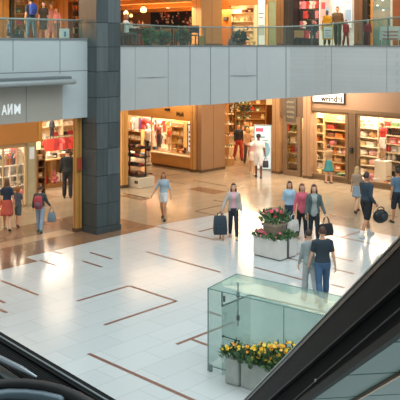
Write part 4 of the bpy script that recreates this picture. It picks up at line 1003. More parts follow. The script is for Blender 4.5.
for px, cc, kd in ((233, '3c4f66', 'handbag'), (241, '2c2a2c', 'soft_toy'), (247, 'c8443c', 'handbag'), (252, 'd8c08c', 'soft_toy')):
    item(kd, cc, G(UB-.1, un(px, UB-.1), ZU), RA, f'{CN[cc]} {KN[kd]} on the floor at the front of the lit upper shop', None, 1.6)
mw = lambda x0, x1, z0, z1, hexc, em=0: (lambda t: (lambda m: (m.box(x0, x1, -.032, -.024, z0, z1), m.build('printed_mark', pm(hexc, .6, emit=em), t)))(MB()))
def multi(*fs): return lambda t: [f(t) for f in fs]
framed('poster', 'pale blue poster panel at the glass door of the lit upper shop', 'poster', G(UB-.05, un(262.5), ZU), RA, .5, 2.3, pm('d6e6e8', .4, emit=.35), pm('b89a6c', .5), fn=multi(mw(-.15, .15, 1.5, 1.56, '7fa6b4'), mw(-.15, .1, 1.3, 1.35, '7fa6b4'), mw(-.17, .17, .5, 1.0, 'b9cfd2')))
t = thing('glass_door', 'pale green glass door leaf between poster panel and brown column on the upper floor', 'door', G(UB, un(272.5), ZU), RA)
m = MB(); m.box(-.22, .22, -.01, .01, .05, 2.1); m.build('door_glass', glass('door_glass', (.8, .93, .85), .9, .12, haze=.5, hazec='a9c4ae'), t); m = MB(); m.box(-.26, -.22, -.03, .03, 0, 2.2); m.box(.22, .26, -.03, .03, 0, 2.2); m.box(-.22, .22, -.03, .03, 2.1, 2.2); m.box(-.22, .22, -.03, .03, 0, .05); m.build('door_frame', pm('a88a58', .4), t)
up_col('brown upper column beside the pale green glass door', 277, 283.5, pm('86603a', .45))
up_col('black upper column left of the pink clothes display', 284.5, 293, pm('22262a', .4))
# pink clothes wall
pz = UB+.5
n_a, n_b = un(294, pz), un(319, pz)
t = thing('display_board', 'black display board carrying rows of pink and white tops on the upper floor', 'display board', G(pz, (n_a+n_b)/2, ZU), RA); w_ = (n_a-n_b)/2
m = MB(); m.box(-w_, w_, 0, .06, 0, 2.6); m.build('board_panel', pm('2a2024', .6), t)
for z in (.75, 1.2, 1.65, 2.1, 2.5): m = MB(); m.tube([(-w_+.03, -.05, z), (w_-.03, -.05, z)], .014, 6); m.build('rail_bar', M_STEEL, t)
for i, z in enumerate((.75, 1.2, 1.65, 2.1, 2.5)):
    for k in range(8):
        cc = random.choice(['d9838a', 'e8b8b0', 'c8443c', 'efe6d8', 'efe6d8', '9c2c34', '2c2a2c']); f = (k+.5)/8
        item('shirt', cc, G(pz-.05, n_a+(n_b-n_a)*f, ZU+z-.03), RA+random.uniform(-.3, .3), f'{CN[cc]} top, {ORD[k]} from left on {ORD[i]} rail up of the black display board', 'tops on the black display board', .60)
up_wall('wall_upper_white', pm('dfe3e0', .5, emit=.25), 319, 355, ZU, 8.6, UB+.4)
framed('poster', 'poster of pink and blue patches left of the yellow shirt on the upper floor', 'poster', G(UB+.3, un(325.5, UB+.3), ZU+.75), RA, .6, 1.5, pm('d9a6a4', .5, emit=.2), pm('d8d4ce', .5), fn=multi(mw(-.2, .0, .9, 1.2, 'c8525a'), mw(.02, .22, .6, 1.0, '9cb8cc'), mw(-.2, .1, .2, .5, 'efe0da')))
framed('poster', 'white poster with blue block high on the upper wall left of the brown column', 'poster', G(UB+.3, un(348.5, UB+.3), ZU+.75), RA, .46, 1.5, pm('e6edf0', .4, emit=.35), pm('c8ccd0', .5), fn=multi(mw(-.15, .15, .35, .85, '9fbcd6', .2), mw(-.1, .12, 1.1, 1.2, 'c9d4dc')))
up_col('brown upper column right of the white poster with blue block', 354, 362, pm('7d5636', .45), UB-.3)
up_col('dark slim upper column beside the brown column at right', 362.5, 366, pm('2c302f', .4), UB-.2)
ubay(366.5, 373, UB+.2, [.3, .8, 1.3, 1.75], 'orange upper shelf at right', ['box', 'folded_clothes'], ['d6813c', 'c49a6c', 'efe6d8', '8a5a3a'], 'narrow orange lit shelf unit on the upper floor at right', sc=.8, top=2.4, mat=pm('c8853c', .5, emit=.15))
t = thing('glass_screen', 'tall teal glass screen with light spots on the upper floor at far right', 'screen', G(UB, un(382), ZU), RA); w_ = (un(373)-un(391))/2
m = MB(); m.box(-w_, w_, -.01, .01, 0, 2.5); m.build('glass_sheet', glass('screen_glass', (.6, .8, .8), .85, .15, haze=.7, hazec='7fa0a0'), t)
for x_, z in ((.05, 1.9), (.08, 1.5), (.1, 1.15), (-.2, 1.7)): m = MB(); m.ell((x_, -.03, z), (.06, .02, .03), 10, 6); m.build('light_spot', pm('d4eaf0', .4, emit=1.2), t, smooth=True)
m = MB(); m.box(w_, w_+.08, -.05, .05, 0, 2.6); m.build('edge_post', pm('e2ddd0', .5), t)
framed('poster', 'orange brown patterned panel at the right end of the upper floor', 'poster', G(UB, un(399), ZU), RA, .62, 2.4, pm('8e4f28', .5, var=.4, scale=4, emit=.2), pm('d8b888', .5))
# things standing along the upper balcony, right
def ub(px, d=.9): q = rp(px, d); return V((q.x, q.y, ZU))
M_TBL = pm('8a6a42', .5)
mannequin(ub(327, 2.2), pi, 'shop mannequin in a bright yellow top on the upper floor', ('eaa21e', .98, .5), ('3c3a38', .9, .01), h=1.5, skin='6a5240')
framed('sign_board', 'white notice board on legs in front of the yellow top on the upper floor', 'sign', ub(328, 1.0), 0, .44, .56, pm('e3e6e2', .5), pm('d6a83c', .5), legs=.28, fn=multi(mw(-.12, .12, .62, .66, '9aa4a4'), mw(-.12, .06, .52, .55, '9aa4a4'), mw(-.1, .1, .40, .46, 'b9c8cc')))
framed('sale_board', 'large white board with red scribbled lettering on the upper balcony at far right', 'sign', ub(390, .6), 0, .78, .52, pm('e6e2da', .5), pm('d9d4ca', .5), legs=.25,
       fn=lambda t: [(lambda m: (m.tube([(-.28+.56*i/20+(.02 if i % 2 else 0), -.03, .56-.13*r_+.035*sin(i*2.1+r_)) for i in range(21)], .014, 6), m.build('red_lettering', pm('c4444c', .6), t, smooth=True)))(MB()) for r_ in range(3)])
for i, (px, d_, w2, h2, cc, lb) in enumerate(((299, 1.0, .34, .3, 'b98a52', 'tan carton on a dark stand beside the black upper column'), (202, .7, .22, .42, 'c9a04c', 'yellow wooden crate behind the upper railing near the brown column'))):
    t = thing('crate', lb, 'box', ub(px, d_)+V((0, 0, .35 if i == 0 else 0)), 0)
    m = MB(); m.box(-w2/2, w2/2, -w2/2, w2/2, 0, h2*.8); m.build('crate_body', pm(cc, .6), t, bevel=.008); m = MB(); m.box(-w2/2-.01, w2/2+.01, -w2/2-.01, w2/2+.01, h2*.8, h2); m.build('lid', pm(cc, .5, var=.2), t)
t = thing('stand', 'low dark stand under the tan carton on the upper floor', 'stand', ub(299, 1.0), 0); m = MB(); m.box(-.2, .2, -.18, .18, .31, .35); m.build('stand_top', M_DARK, t)
for sx in (-1, 1):
    for sy in (-1, 1): m = MB(); m.box(sx*.17-.015, sx*.17+.015, sy*.15-.015, sy*.15+.015, 0, .31); m.build('leg', M_DARK, t)
person(0, 0, 'person in dark clothes standing behind the upper railing beside the tan carton', h=1.08, rot=170, loc=ub(313, 1.3), top=('long', '2e3640'), bottom=('trousers', '2a3036'), hair=('241c18', 'short'), sex='m')
person(0, 0, 'person in a red jacket and dark bag strap behind the railing below the white poster', h=1.05, rot=190, loc=ub(346, .9), top=('long', 'b5303a'), bottom=('trousers', '9c2f38'), hair=('8a3028', 'bob'), sex='f')
person(0, 0, 'person in dark red clothes behind the railing beside the brown upper column', h=1.05, rot=150, loc=ub(368, 1.0), top=('long', '8e2e34'), bottom=('trousers', '6d3a3c'), hair=('d6b8a0', 'short'), sex='f')
person(0, 0, 'person in brown jacket standing before the white lit wall of the upper floor', h=1.72, rot=160, loc=ub(337.5, 4.0), top=('long', '6a5034'), bottom=('trousers', '3a4438'), hair=('2a1e18', 'short'), sex='m')
potted(ub(183, .8), 'green potted plant behind the upper railing in front of the dark wall picture', .60, .26, 21)
potted(ub(150, .8), 'green potted plant behind the upper railing near the seated guest', .62, .24, 22, lc='6a8f5c')
potted(ub(163, 1.0), 'small dark green potted plant behind the upper railing, middle of the cafe', .52, .22, 23, lc='5a7f5c')
potted(ub(240, .8), 'dark leafy potted plant behind the upper railing in front of the lit shop', .5, .22, 24, lc='4a6656')
# cafe behind, left part
CB = 33.5
def cn(px, b=CB): return wb(px, 0, b)[0]
m = MB(); m.box(CB, CB+.2, 30.3, cn(60), ZU, 8.6); struct('wall_upper_cafe', m, pm('c98a40', .5, var=.15, scale=1.2), rz=ROT)
m = MB(); m.prism([(16.2, 23.4), (27.2, 25.6), (CB, 30.5), (CB, cn(60)), (16.2, cn(60))], 7.92, 8.0); struct('ceiling_upper_cafe', m, tile('ceiling_strip', 'd9a660', 'c58f4c', '9a6c36', 9, .45, .5, .02), rz=ROT)
for i, bb in enumerate((20, 23.5, 27, 30.5)):
    m = MB(); m.box(bb, bb+.3, 23.5 if bb < 25 else (26.0 if bb < 28 else 29), 40, 7.72, 7.93); struct(f'trim_{10+i}', m, pm('a8743a', .5), rz=ROT)
m = MB(); m.prism([(27.35, 25.62), (CB, 30.6), (CB, 30.8), (27.35, 25.8)], ZU, 8.6); struct('wall_upper_cafe_side', m, pm('b9803e', .5), rz=ROT)
zc0, zc1 = uz(172, 29, CB-.1), uz(172, 11, CB-.1)
t = thing('wall_picture', 'wide black wall picture with white and red flower sprays in the upper cafe', 'picture', G(CB-.08, (cn(152)+cn(196))/2, zc0), RA); w_ = (cn(152)-cn(196))/2
m = MB(); m.box(-w_, w_, -.04, .04, 0, zc1-zc0); m.build('picture_frame', pm('1a1818', .5), t); m = MB(); m.box(-w_+.06, w_-.06, -.055, -.03, .06, zc1-zc0-.06); m.build('picture_face', pm('262224', .5), t)
rnd = random.Random(5)
for i in range(46):
    m = MB(); x_ = rnd.uniform(-w_*.75, w_*.92); m.ell((x_, -.06, rnd.uniform(.12, zc1-zc0-.12)), (rnd.uniform(.05, .13), .012, rnd.uniform(.04, .10)), 8, 5); m.build('painted_blossom', pm(rnd.choice(['e8dcd4', 'd8c8c0', 'b8524c', 'efe9e2', '7a3a34']), .6), t, smooth=True)
def lamp(px, py, d_, label, r_=.16, zc=7.9):
    q = rp(px, d_); zl_ = zat(py, q.y); t = thing('pendant_lamp', label, 'lamp', V((q.x, q.y, zl_-r_)), 0)
    m = MB(); m.lathe([(.02, r_*2), (r_*.55, r_*1.8), (r_, r_), (r_*.9, r_*.35), (r_*.4, 0)], n=16); m.build('lamp_shade', pm('ffd58a', .5, emit=1.3), t, smooth=True)
    m = MB(); m.tube([(0, 0, r_*2), (0, 0, max(zc-zl_+r_, r_*2+.02))], .01, 6); m.build('cord', M_DARK, t)
lamp(143.5, 9.5, 7, 'glowing amber pendant lamp hanging in the upper cafe', .15); lamp(126, 13, 9, 'small glowing pendant lamp near the pillar in the upper cafe', .11); lamp(131, 15.5, 12, 'far small glowing pendant lamp in the upper cafe', .09)
for i, (px, d_) in enumerate(((159, 5), (176, 9), (188, 4), (168, 14), (137, 3))):
    q = rp(px, d_); t = thing('ceiling_light', 'small round recessed downlight in the ochre upper cafe ceiling', 'light', V((q.x, q.y, 7.90)), 0, 'recessed downlights of the upper cafe')
    m = MB(); m.lathe([(.09, 0), (.09, .02)], n=16); m.build('lamp_disc', pm('fff0d0', .5, emit=6), t); m = MB(); m.lathe([(.12, .005), (.12, .025)], n=16); m.build('trim_ring', pm('e6dcc8', .5), t)
# cafe bar, tables
t = thing('bar_counter', 'dark cafe bar counter with wooden top left of the wall picture', 'counter', G(30.5, (wb(122, 0, 30.5)[0]+wb(143, 0, 30.5)[0])/2, ZU), RA); w_ = 1.2
m = MB(); m.box(-w_, w_, -.3, .3, 0, 1.05); m.build('counter_body', pm('3a2c22', .5), t); m = MB(); m.box(-w_-.05, w_+.05, -.36, .36, 1.05, 1.1); m.build('counter_top', M_WOOD, t)
for i, f in enumerate((-.9, -.6, -.35, .1, .4, .75)):
    cc = ['efe6d8', 'd6813c', '2c2a2c', 'efe6d8', 'd8c08c', '8a5a3a'][i]; item('jar' if i % 2 else 'bottle', cc, G(30.5, (wb(122, 0, 30.5)[0]+wb(143, 0, 30.5)[0])/2+f, ZU+1.1), RA, f'{CN[cc]} {"jar" if i % 2 else "bottle"} on the cafe bar counter, {ORD[5-i]} from left', None, 1.3)
def chair(loc, rz, label, col='6a4a30', group=None):
    t = thing('cafe_chair', label, 'chair', loc, rz, group)
    m = MB(); m.box(-.2, .2, -.2, .2, .43, .47); m.build('seat', pm(col, .5), t, bevel=.01)
    m = MB(); m.box(-.2, .2, -.21, -.17, .55, .85); m.build('backrest', pm(col, .5), t, bevel=.01)
    for sx in (-1, 1):
        for sy in (-1, 1): m = MB(); m.box(sx*.17-.018, sx*.17+.018, sy*.185-.018, sy*.185+.018, 0, .43 if sy > 0 else .6); m.build('leg', pm(col, .5), t)
    return t
def ctable(loc, label):
    t = thing('cafe_table', label, 'table', loc, 0); m = MB(); m.lathe([(.36, .70), (.36, .73)], n=24); m.build('table_top', pm('7a5a3a', .4), t); m = MB(); m.lathe([(.04, .02), (.04, .70)], n=10); m.build('pedestal', M_DARK, t); m = MB(); m.lathe([(.22, 0), (.22, .02)], n=18); m.build('base', M_DARK, t)
ctable(ub(137, .95), 'small round cafe table by the upper railing beside the seated guest'); ctable(ub(172, 1.6), 'small round cafe table behind the upper railing, before the wall picture')
chair(ub(126, .75), R(-60), 'brown cafe chair carrying the seated guest in white'); chair(ub(145.5, 1.2), R(70), 'red orange cafe chair right of the table by the railing', 'c4582c'); chair(ub(166, 1.9), R(-80), 'brown cafe chair left of the table before the wall picture'); chair(ub(180, 1.7), R(80), 'brown cafe chair right of the table before the wall picture', '4a3a2c'); chair(ub(193, 1.5), R(20), 'dark cafe chair alone near the wide brown upper column', '2e2a28')
sp = ub(126, .75)
person(0, 0, 'seated guest in a white shirt at the cafe table by the upper railing', h=1.6, rot=-60, loc=sp+V((0, 0, -.0)), top=('long', 'dfe3de'), bottom=('trousers', '5a5650'), hair=('b0602c', 'bob'), sex='f', lf=(86, 88), rf=(86, 88), la=(40, 5, 50, 10), ra=(40, 5, 50, 10))
bpy.data.objects[-1] if False else None

# upper left shop
UL = 27.0
def uln(px, n=UL): return wn(px, 0, n)[0]
ZL2 = 5.97
m = MB(); m.box(2, 20, UL+1.2, UL+1.4, ZL2, 9.4); struct('wall_upper_left_back', m, pm('cf9850', .5, var=.12, scale=1.5), rz=ROT)
for a, c_, hexc, lb in ((-6, 6.5, 'a87c3e', 'ochre upper post at the left edge of the picture'), (8.5, 12, '33342e', 'dark slim upper post left of the man with the blue backpack')):
    b0, b1 = uln(a), uln(c_); column(lb, b0, b1, UL-.2, UL+.1, ZL2-.02, 9.2, pm(hexc, .45), base='4a3a2a')
def ulbay(pa, pb, n, zs, place, kinds, cols, label, top=None, sc=1.0, mat=None):
    b0, b1 = uln(pa, n), uln(pb, n); return shelf_unit(G((b0+b1)/2, n, ZL2), ROT, b1-b0, .35, zs, place, kinds, cols, mat or M_CREAM, label, sc=sc, top=top)
ulbay(13, 26, UL+.8, [.3, .75, 1.2, 1.6], 'shelf left of blue backpack', ['soft_toy', 'box', 'handbag', 'bottle'], ['d9838a', 'efe6d8', '4c9a94', '5a7f9c', 'd8c08c', '2c2a2c'], 'shelf unit of mixed goods upstairs left of the blue backpack', top=2.1, mat=pm('c8b48c', .5))
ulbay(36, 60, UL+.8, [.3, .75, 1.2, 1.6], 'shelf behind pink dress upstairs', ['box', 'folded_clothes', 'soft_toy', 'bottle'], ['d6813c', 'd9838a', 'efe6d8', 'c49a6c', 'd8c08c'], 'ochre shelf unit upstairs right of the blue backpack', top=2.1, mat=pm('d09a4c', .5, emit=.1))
ulbay(70, 82, UL+.6, [.4, .9, 1.4], 'dark upstairs shelf beside pillar', ['box', 'jar', 'bottle'], ['8a5a3a', 'd6813c', '2c2a2c', 'd8c08c'], 'dark wooden shelf unit upstairs just left of the stone pillar', top=2.1, mat=pm('6e4c2a', .5))
column('ochre upper column between the pink dress and the dark shelf', uln(61), uln(69.5), UL+.1, UL+.5, ZL2-.02, 9.2, pm('cf8f3c', .45))
n_ = 24.2
def lu(px, n): b = wn(px, 0, n)[0]; return G(b, n, ZL2)
rr_, s_, wd_, lc2 = person(0, 0, 'man with a blue backpack and jeans seen from behind on the upper left balcony', h=1.62, rot=35, loc=lu(31, n_), top=('short', '2f3a4c'), bottom=('jeans', '5d7f95'), hair=('241a14', 'short'), sex='m', lf=(10, 4), rf=(-10, 8))
backpack(lc2, 35, 'bright blue backpack worn by the man on the upper left balcony', '2f55b4', '26408a', k=.95)
person(0, 0, 'person in a dark patterned dress with pale bag beside the blue backpack man', h=1.5, rot=200, loc=lu(43.5, 24.0), top=('short', '4a4034', .9, .5, 30), bottom=('skirt', '4d4438', .55, .2), hair=('3a2a20', 'bob'), sex='f')
mannequin(lu(51, 26.6), ROT+pi, 'mannequin in a pale pink dress in the upper left shop', ('d9a3a0', .80, .5), ('d4a09c', .5, .04), h=1.6, skin='e0b8a0')
person(0, 0, 'person in a pink top standing right of the pink dress mannequin upstairs', h=1.38, rot=150, loc=lu(57, 25.4), top=('short', 'd08c8c'), bottom=('trousers', '7a6a60'), hair=('8a5a34', 'bob'), sex='f')
framed('sign_board', 'pale blue notice board with a dark blue mark leaning at the upper left railing', 'sign', G(wn(64.5, 0, 20.6)[0], 20.6, ZL2), ROT, .36, .34, pm('c9dde2', .5, emit=.1), pm('e2e8e8', .5), legs=.12, fn=multi(mw(-.03, .03, .20, .36, '2f6f9c')))
person(0, 0, 'child in blue green clothes crouched low behind the upper left railing', h=.75, rot=120, loc=lu(8.5, 21.6), top=('short', '4a7a9c'), bottom=('shorts', '3e4a58'), hair=('4a3a2c', 'short'), sex='m', hs=1.2)
item('handbag', '2c2a2c', lu(18, 21.4), ROT, 'black bag on the upper left floor behind the railing', None, 1.4); item('handbag', 'c49a6c', lu(22, 21.8), ROT, 'tan bag on the upper left floor behind the railing', None, 1.3)

# ================================================================== PLANTERS
def flower_mb(m, c, r, mi=0, up=V((0, 0, 1))):
    sd = up.orthogonal().normalized(); w_ = up.cross(sd)
    for k in range(6):
        a = 2*pi*k/6; d = (sd*cos(a)+w_*sin(a)); q = sd*cos(a+1.57)+w_*sin(a+1.57)
        m.add([V(c), V(c)+d*r*.6+q*r*.34+up*r*.2, V(c)+d*r+up*r*.35, V(c)+d*r*.6-q*r*.34+up*r*.2], [(0, 1, 2, 3)], mi)
    m.ell(V(c)+up*r*.12, r*.22, 6, 4, mi)
M_LEAF = [pm(c, .5, var=.35, scale=6) for c in ('4f7048', '3f5d3f', '6a8a58')]
M_YEL = pm('f2c21e', .5, var=.12); M_YEL2 = pm('f6d860', .5); M_ORG = pm('e89a1e', .5); M_RED = pm('cc3f4e', .5, var=.15); M_PINK = pm('d97480', .5, var=.15)
def flowerbed(loc, label, r, h_, nl, nf, fmats, fr, seedv, cat='plant', leaf=.14, name='flowering_plant', spread=1.0):
    rnd = random.Random(seedv); t = thing(name, label, cat, loc, 0)
    m = MB()
    for i in range(nl):
        a = rnd.uniform(0, 6.28); q = math.sqrt(rnd.random()); bx = V((r[0]*q*cos(a), r[1]*q*sin(a), rnd.uniform(0, h_*.35)))
        d = V((cos(a)*.6*q+rnd.uniform(-.4, .4), sin(a)*.6*q+rnd.uniform(-.4, .4), rnd.uniform(.5, 1.2))).normalized(); L = leaf*rnd.uniform(.7, 1.5); bx.z += rnd.uniform(0, h_*.6)*(1-q*.5)
        sd = d.orthogonal().normalized(); sd = Matrix.Rotation(rnd.uniform(0, 6.28), 3, d) @ sd; tip = bx+d*L+V((0, 0, -L*.12))
        m.add([bx, bx+d*L*.5+sd*L*.17, tip, bx+d*L*.5-sd*L*.17], [(0, 1, 2, 3)], rnd.randrange(3))
    m.build('foliage', M_LEAF, t)
    for i in range(nf):
        a = rnd.uniform(0, 6.28); q = math.sqrt(rnd.random()); c = V((r[0]*q*cos(a)*spread, r[1]*q*sin(a)*spread, h_*(.95-.35*q)+rnd.uniform(-.02, .06)))
        m = MB(); flower_mb(m, c, fr*rnd.uniform(.8, 1.25), 0, V((cos(a)*q*.6, sin(a)*q*.6-.35, 1)).normalized()); m.build('flower', rnd.choice(fmats), t)
    return t
# marble planter with two tiers
pf, pl_, pr = fp(280, 261.5), fp(251.4, 255.4), fp(292.5, 255.4)
L1, L2, hP = (pl_-pf).length, (pr-pf).length, .56
c0 = pf+Av*L1/2+Bv*L2/2
t = thing('marble_planter', 'square white marble planter box with red flowers beside the three women', 'planter', c0, RA); x2, y2 = L1/2, L2/2
MM = pm('d9d7d0', .4, var=.12, scale=5)
for a in ((-x2, x2, -y2, -y2+.07), (-x2, x2, y2-.07, y2), (-x2, -x2+.07, -y2+.07, y2-.07), (x2-.07, x2, -y2+.07, -.06), (x2-.07, x2, .06, y2-.07)):
    m = MB(); m.box(a[0], a[1], a[2], a[3], 0.03, hP); m.build('marble_slab', MM, t, bevel=.006)
m = MB(); m.box(x2-.075, x2-.03, -.06, .06, .03, hP); m.build('dark_joint', pm('4a4844', .6), t)
m = MB(); m.box(-x2+.02, x2-.02, -y2+.02, y2-.02, 0, .04); m.build('base', pm('5a5854', .6), t)
m = MB(); m.box(-x2+.06, x2-.06, -y2+.06, y2-.06, .3, hP-.06); m.build('soil', pm('4a3a2a', .9, var=.3), t)
zS = hP-.06
t = thing('terracotta_pot', 'square brown pot rising from the middle of the marble planter', 'pot', c0+V((0, 0, zS)), RA)
m = MB(); m.loft([[V((sx*a, sy*a, z)) for sx, sy in ((-1, -1), (1, -1), (1, 1), (-1, 1))] for z, a in ((0, .20), (.36, .24), (.36, .27), (.42, .27), (.42, .23), (.38, .22))]); m.build('pot_body', pm('9a8a76', .6, var=.2), t, bevel=.006)
flowerbed(c0+V((0, 0, zS+.38)), 'leafy shrub with red flowers in the raised pot of the marble planter', (.38, .38), .46, 360, 26, [M_RED, M_PINK, M_RED], .055, 41, leaf=.16)
k = 0
for i, (u, v_) in enumerate(((-.36, -.26), (-.12, -.28), (.14, -.28), (.36, -.24), (.38, .1), (.34, .28), (-.38, .05), (-.32, .28), (0, .3))):
    q = c0+Matrix.Rotation(RA, 3, 'Z') @ V((u*L1/.96, v_*L2/.74, zS-.02))
    where = ['front left corner', 'front edge, left of middle', 'front edge, right of middle', 'front right corner', 'right edge', 'back right corner', 'left edge', 'back left corner', 'back edge'][i]
    flowerbed(q, f'low leafy plant{" with pink flowers" if i in (0, 1, 3, 6) else ""}, {where} of the marble planter', (.18, .16), .21, 110, [10, 7, 1, 4, 1, 1, 8, 1, 1][i], [M_RED, M_PINK], .045, 50+i, leaf=.11)
# concrete trough with yellow flowers
pb = fp(238, 387.6); TB = .235; RTt = R(-37)
MC = pm('aab1aa', .75, var=.22, scale=7, bump=.25)
cP = pb+Av*.13+Bv*.13
t = thing('concrete_trough', 'grey concrete flower trough with square end pier in front of the glass enclosure', 'planter', pb, RTt)
m = MB(); m.box(-.29, .0, .0, .23, 0, .47); m.build('end_pier', MC, t, bevel=.04)
hT = .47
def tr(x0, x1, y0, y1, z0, z1): m = MB(); m.box(x0, x1, y0, y1, z0, z1); return m
tr(.02, 2.6, .045, .095, 0, hT).build('front_wall', MC, t, bevel=.015); tr(.02, 2.6, TB-.05, TB, 0, hT).build('back_wall', MC, t, bevel=.015); tr(.02, .10, .095, TB-.05, 0, hT).build('end_wall', MC, t); tr(2.52, 2.6, .095, TB-.05, 0, hT).build('end_wall', MC, t)
tr(.10, 2.52, .095, TB-.05, .1, hT-.05).build('soil', pm('5a4c3c', .9, var=.3), t)
MT = Matrix.Rotation(RTt, 3, 'Z')
for i, (u, v_, hh, nf) in enumerate(((-.15, .16, .20, 9), (.17, .34, .26, 12), (.42, .42, .36, 12), (.42, .22, .22, 10), (.70, .40, .42, 14), (.74, .24, .26, 5), (.98, .40, .44, 16), (1.06, .25, .28, 14), (1.32, .36, .42, 16), (1.6, .36, .40, 14), (1.9, .36, .38, 10))):
    z = .42 if i == 0 else hT-.08
    flowerbed(pb+MT @ V((u, .065+.035*((v_-.2)/.25), z)), f'clump of yellow flowers {"on the square end pier" if i == 0 else "in the concrete trough, "+ORD[i-1]+" from the pier"}', (.19, .08), hh*1.4, 200, min(nf+6, 22), [M_YEL, M_YEL, M_YEL2, M_ORG], .036, 70+i, leaf=.12)
t = thing('rosette_plant', 'spiky pale green rosette plant at the front of the concrete trough', 'plant', pb+MT @ V((.88, .11, hT-.05)), 0); m = MB()
for i in range(34):
    a = i*2.4; e_ = .2+.75*(i/34); d = V((cos(a)*cos(e_), sin(a)*cos(e_), sin(e_))); sd = V((-sin(a), cos(a), 0)); L = .22
    m.add([sd*-.012, sd*.012, d*L*.6+sd*.016, d*L, d*L*.6-sd*.016], [(0, 1, 2, 3, 4)])
m.build('leaves', pm('7fa07a', .5, var=.2), t)

# ================================================================== GLASS ENCLOSURE
Fb = fp(208, 370.5); Kv = V((.56, .9, 0)); HB = 1.5
t = thing('glass_enclosure', 'low clear green tinted glass enclosure of flat panes behind the concrete trough', 'enclosure', Fb, 0)
M_EDGE = pm('5f827a', .2); M_EDGED = pm('37504c', .3)
def pane(a, b_, z0, z1, nm='glass_pane', mat=None, th=.012):
    a, b_ = V(a), V(b_); d = (b_-a).normalized(); n = d.cross(V((0, 0, 1)))*th/2
    m = MB(); m.prism([(q.x, q.y) for q in (a-n, b_-n, b_+n, a+n)], z0, z1); return m.build(nm, mat or G_BOX, t)
def edge(a, b_, r_=.010, mat=None, nm='pane_edge'):
    m = MB(); m.tube([a, b_], r_, 6); return m.build(nm, mat or M_EDGE, t)
z3 = V((0, 0, HB)); Aw = V((cos(R(-37)), sin(R(-37)), 0))
pane((0, 0, 0), Aw*1.6, .10, HB); pane(Aw*1.61, Aw*3.4, .10, HB)
pane((0, 0, 0), Kv, .10, HB)
pane(Kv, Kv+Aw*1.5, .10, HB); pane(Kv+Aw*1.51, Kv+Aw*3.4, .10, HB)
m = MB(); q = [V((0, 0, HB)), Kv+z3, Kv+Aw*3.4+z3, Aw*3.4+z3]; m.prism([(c.x, c.y) for c in q], HB-.006, HB+.006)
m.build('roof_pane', glass('roof_glass', (.90, .965, .945), .97, .025, haze=.10, hazec='9fc4bb'), t)
edge(z3, z3+Aw*3.4); edge(z3, z3+Kv); edge(z3+Kv, z3+Kv+Aw*3.4, .007); edge(V((0, 0, 0)), z3, .012, pm('8a9c98', .3, metal=.5)); edge(Aw*1.605+V((0, 0, .1)), Aw*1.605+z3, .007)
edge(V((0, 0, .10)), Aw*3.4+V((0, 0, .1)), .012, pm('6f8480', .3))
for f in (.06, .8, 1.6, 2.4): m = MB(); m.box(-.03, .03, -.02, .02, 0, .12); o = m.build('foot', pm('7c8a88', .3, metal=.6), t); o.location = Aw*f; o.rotation_euler = (0, 0, R(-37))
# inner lower pane pair with dark cap
a0 = pd(222, 306, 14.13)-Fb; zi = a0.z; a1 = pd(250, 294, 14.76)-Fb; a1.z = zi; a2 = a1+Aw*2.7
q0 = V((a0.x, a0.y, 0)); q1 = V((a1.x, a1.y, 0)); q2 = V((a2.x, a2.y, 0))
gi = glass('inner_glass', (.93, .975, .96), .98, .08, haze=.05, hazec='a9ccc4')
pane(q0, q1, .0, zi, 'inner_pane', gi); pane(q1, q2, 0, zi, 'inner_pane', gi)
edge(a0, a1, .016, M_EDGED, 'cap_rail'); edge(a1, a2, .016, M_EDGED, 'cap_rail'); edge(V((a0.x, a0.y, zi)), V((a0.x, a0.y, HB)), .012, M_EDGED, 'gate_edge')
m = MB(); m.box(-.02, .02, -.02, .02, -.05, .05); o = m.build('lock', M_DARK, t); o.location = a0+V((.04, .03, .12))
pp = pd(238, 296, 14.25)-Fb; m = MB(); m.tube([(pp.x, pp.y, .85), (pp.x, pp.y, HB+.13)], .014, 8); m.build('gate_post', pm('8a9694', .3, metal=.7), t)
for z in (1.42, 1.0): m = MB(); m.box(-.03, .03, -.03, .03, -.045, .045); o = m.build('hinge', pm('2e3836', .4), t); o.location = (pp.x, pp.y, z)
b0, b1 = pd(223, 336, 13.9)-Fb, pd(239, 341, 13.75)-Fb
m = MB(); m.tube([b0, b1], .010, 6); m.ell(b0, .022, 8, 6); m.ell(b1, .022, 8, 6); m.build('tie_rod', pm('3c4c4a', .3, metal=.5), t, smooth=True)

# ================================================================== ESCALATORS IN THE FOREGROUND
P1, P0 = pd(243, 400, 9.5), pd(400, 235, 4.5); dv = P0-P1
rt = V((-dv.y, dv.x, 0)).normalized(); rt = rt if rt.x > 0 else -rt
t = thing('escalator', 'dark clad escalator truss sloping across the lower right foreground', 'escalator', V((P1.x, P1.y, P1.z)), 0)
def beam(o0, o1, d0, d1, ta=-.42, tb=1.32):
    m = MB(); vs = [dv*tt+rt*o+V((0, 0, -d)) for tt in (ta, tb) for d in (d1, d0) for o in (o0, o1)]
    m.add(vs, [(0, 1, 3, 2), (4, 6, 7, 5), (0, 4, 5, 1), (2, 3, 7, 6), (0, 2, 6, 4), (1, 5, 7, 3)]); return m
beam(0, .03, 0, .012).build('edge_trim', pm('9aa6a4', .3, metal=.6), t)
beam(.012, .05, .012, .03).build('edge_gap', M_BLACK, t)
beam(0, .05, .03, .06).build('upper_trim', pm('4c4742', .4, metal=.4), t)
beam(.008, .06, .062, .275).build('side_cladding', pm('111617', .6, var=.12, scale=3, spec=.1), t)
beam(-.006, .03, .27, .285).build('cladding_lip', pm('1c1f1e', .5, spec=.2), t)
beam(.06, .2, .05, .545).build('truss_recess', pm('090b0b', .8, spec=.15), t)
beam(.0, .05, .50, .56).build('lower_chord', pm('131716', .6, spec=.2), t)
beam(.2, 1.1, .05, .53).build('truss_body', pm('151717', .7), t)
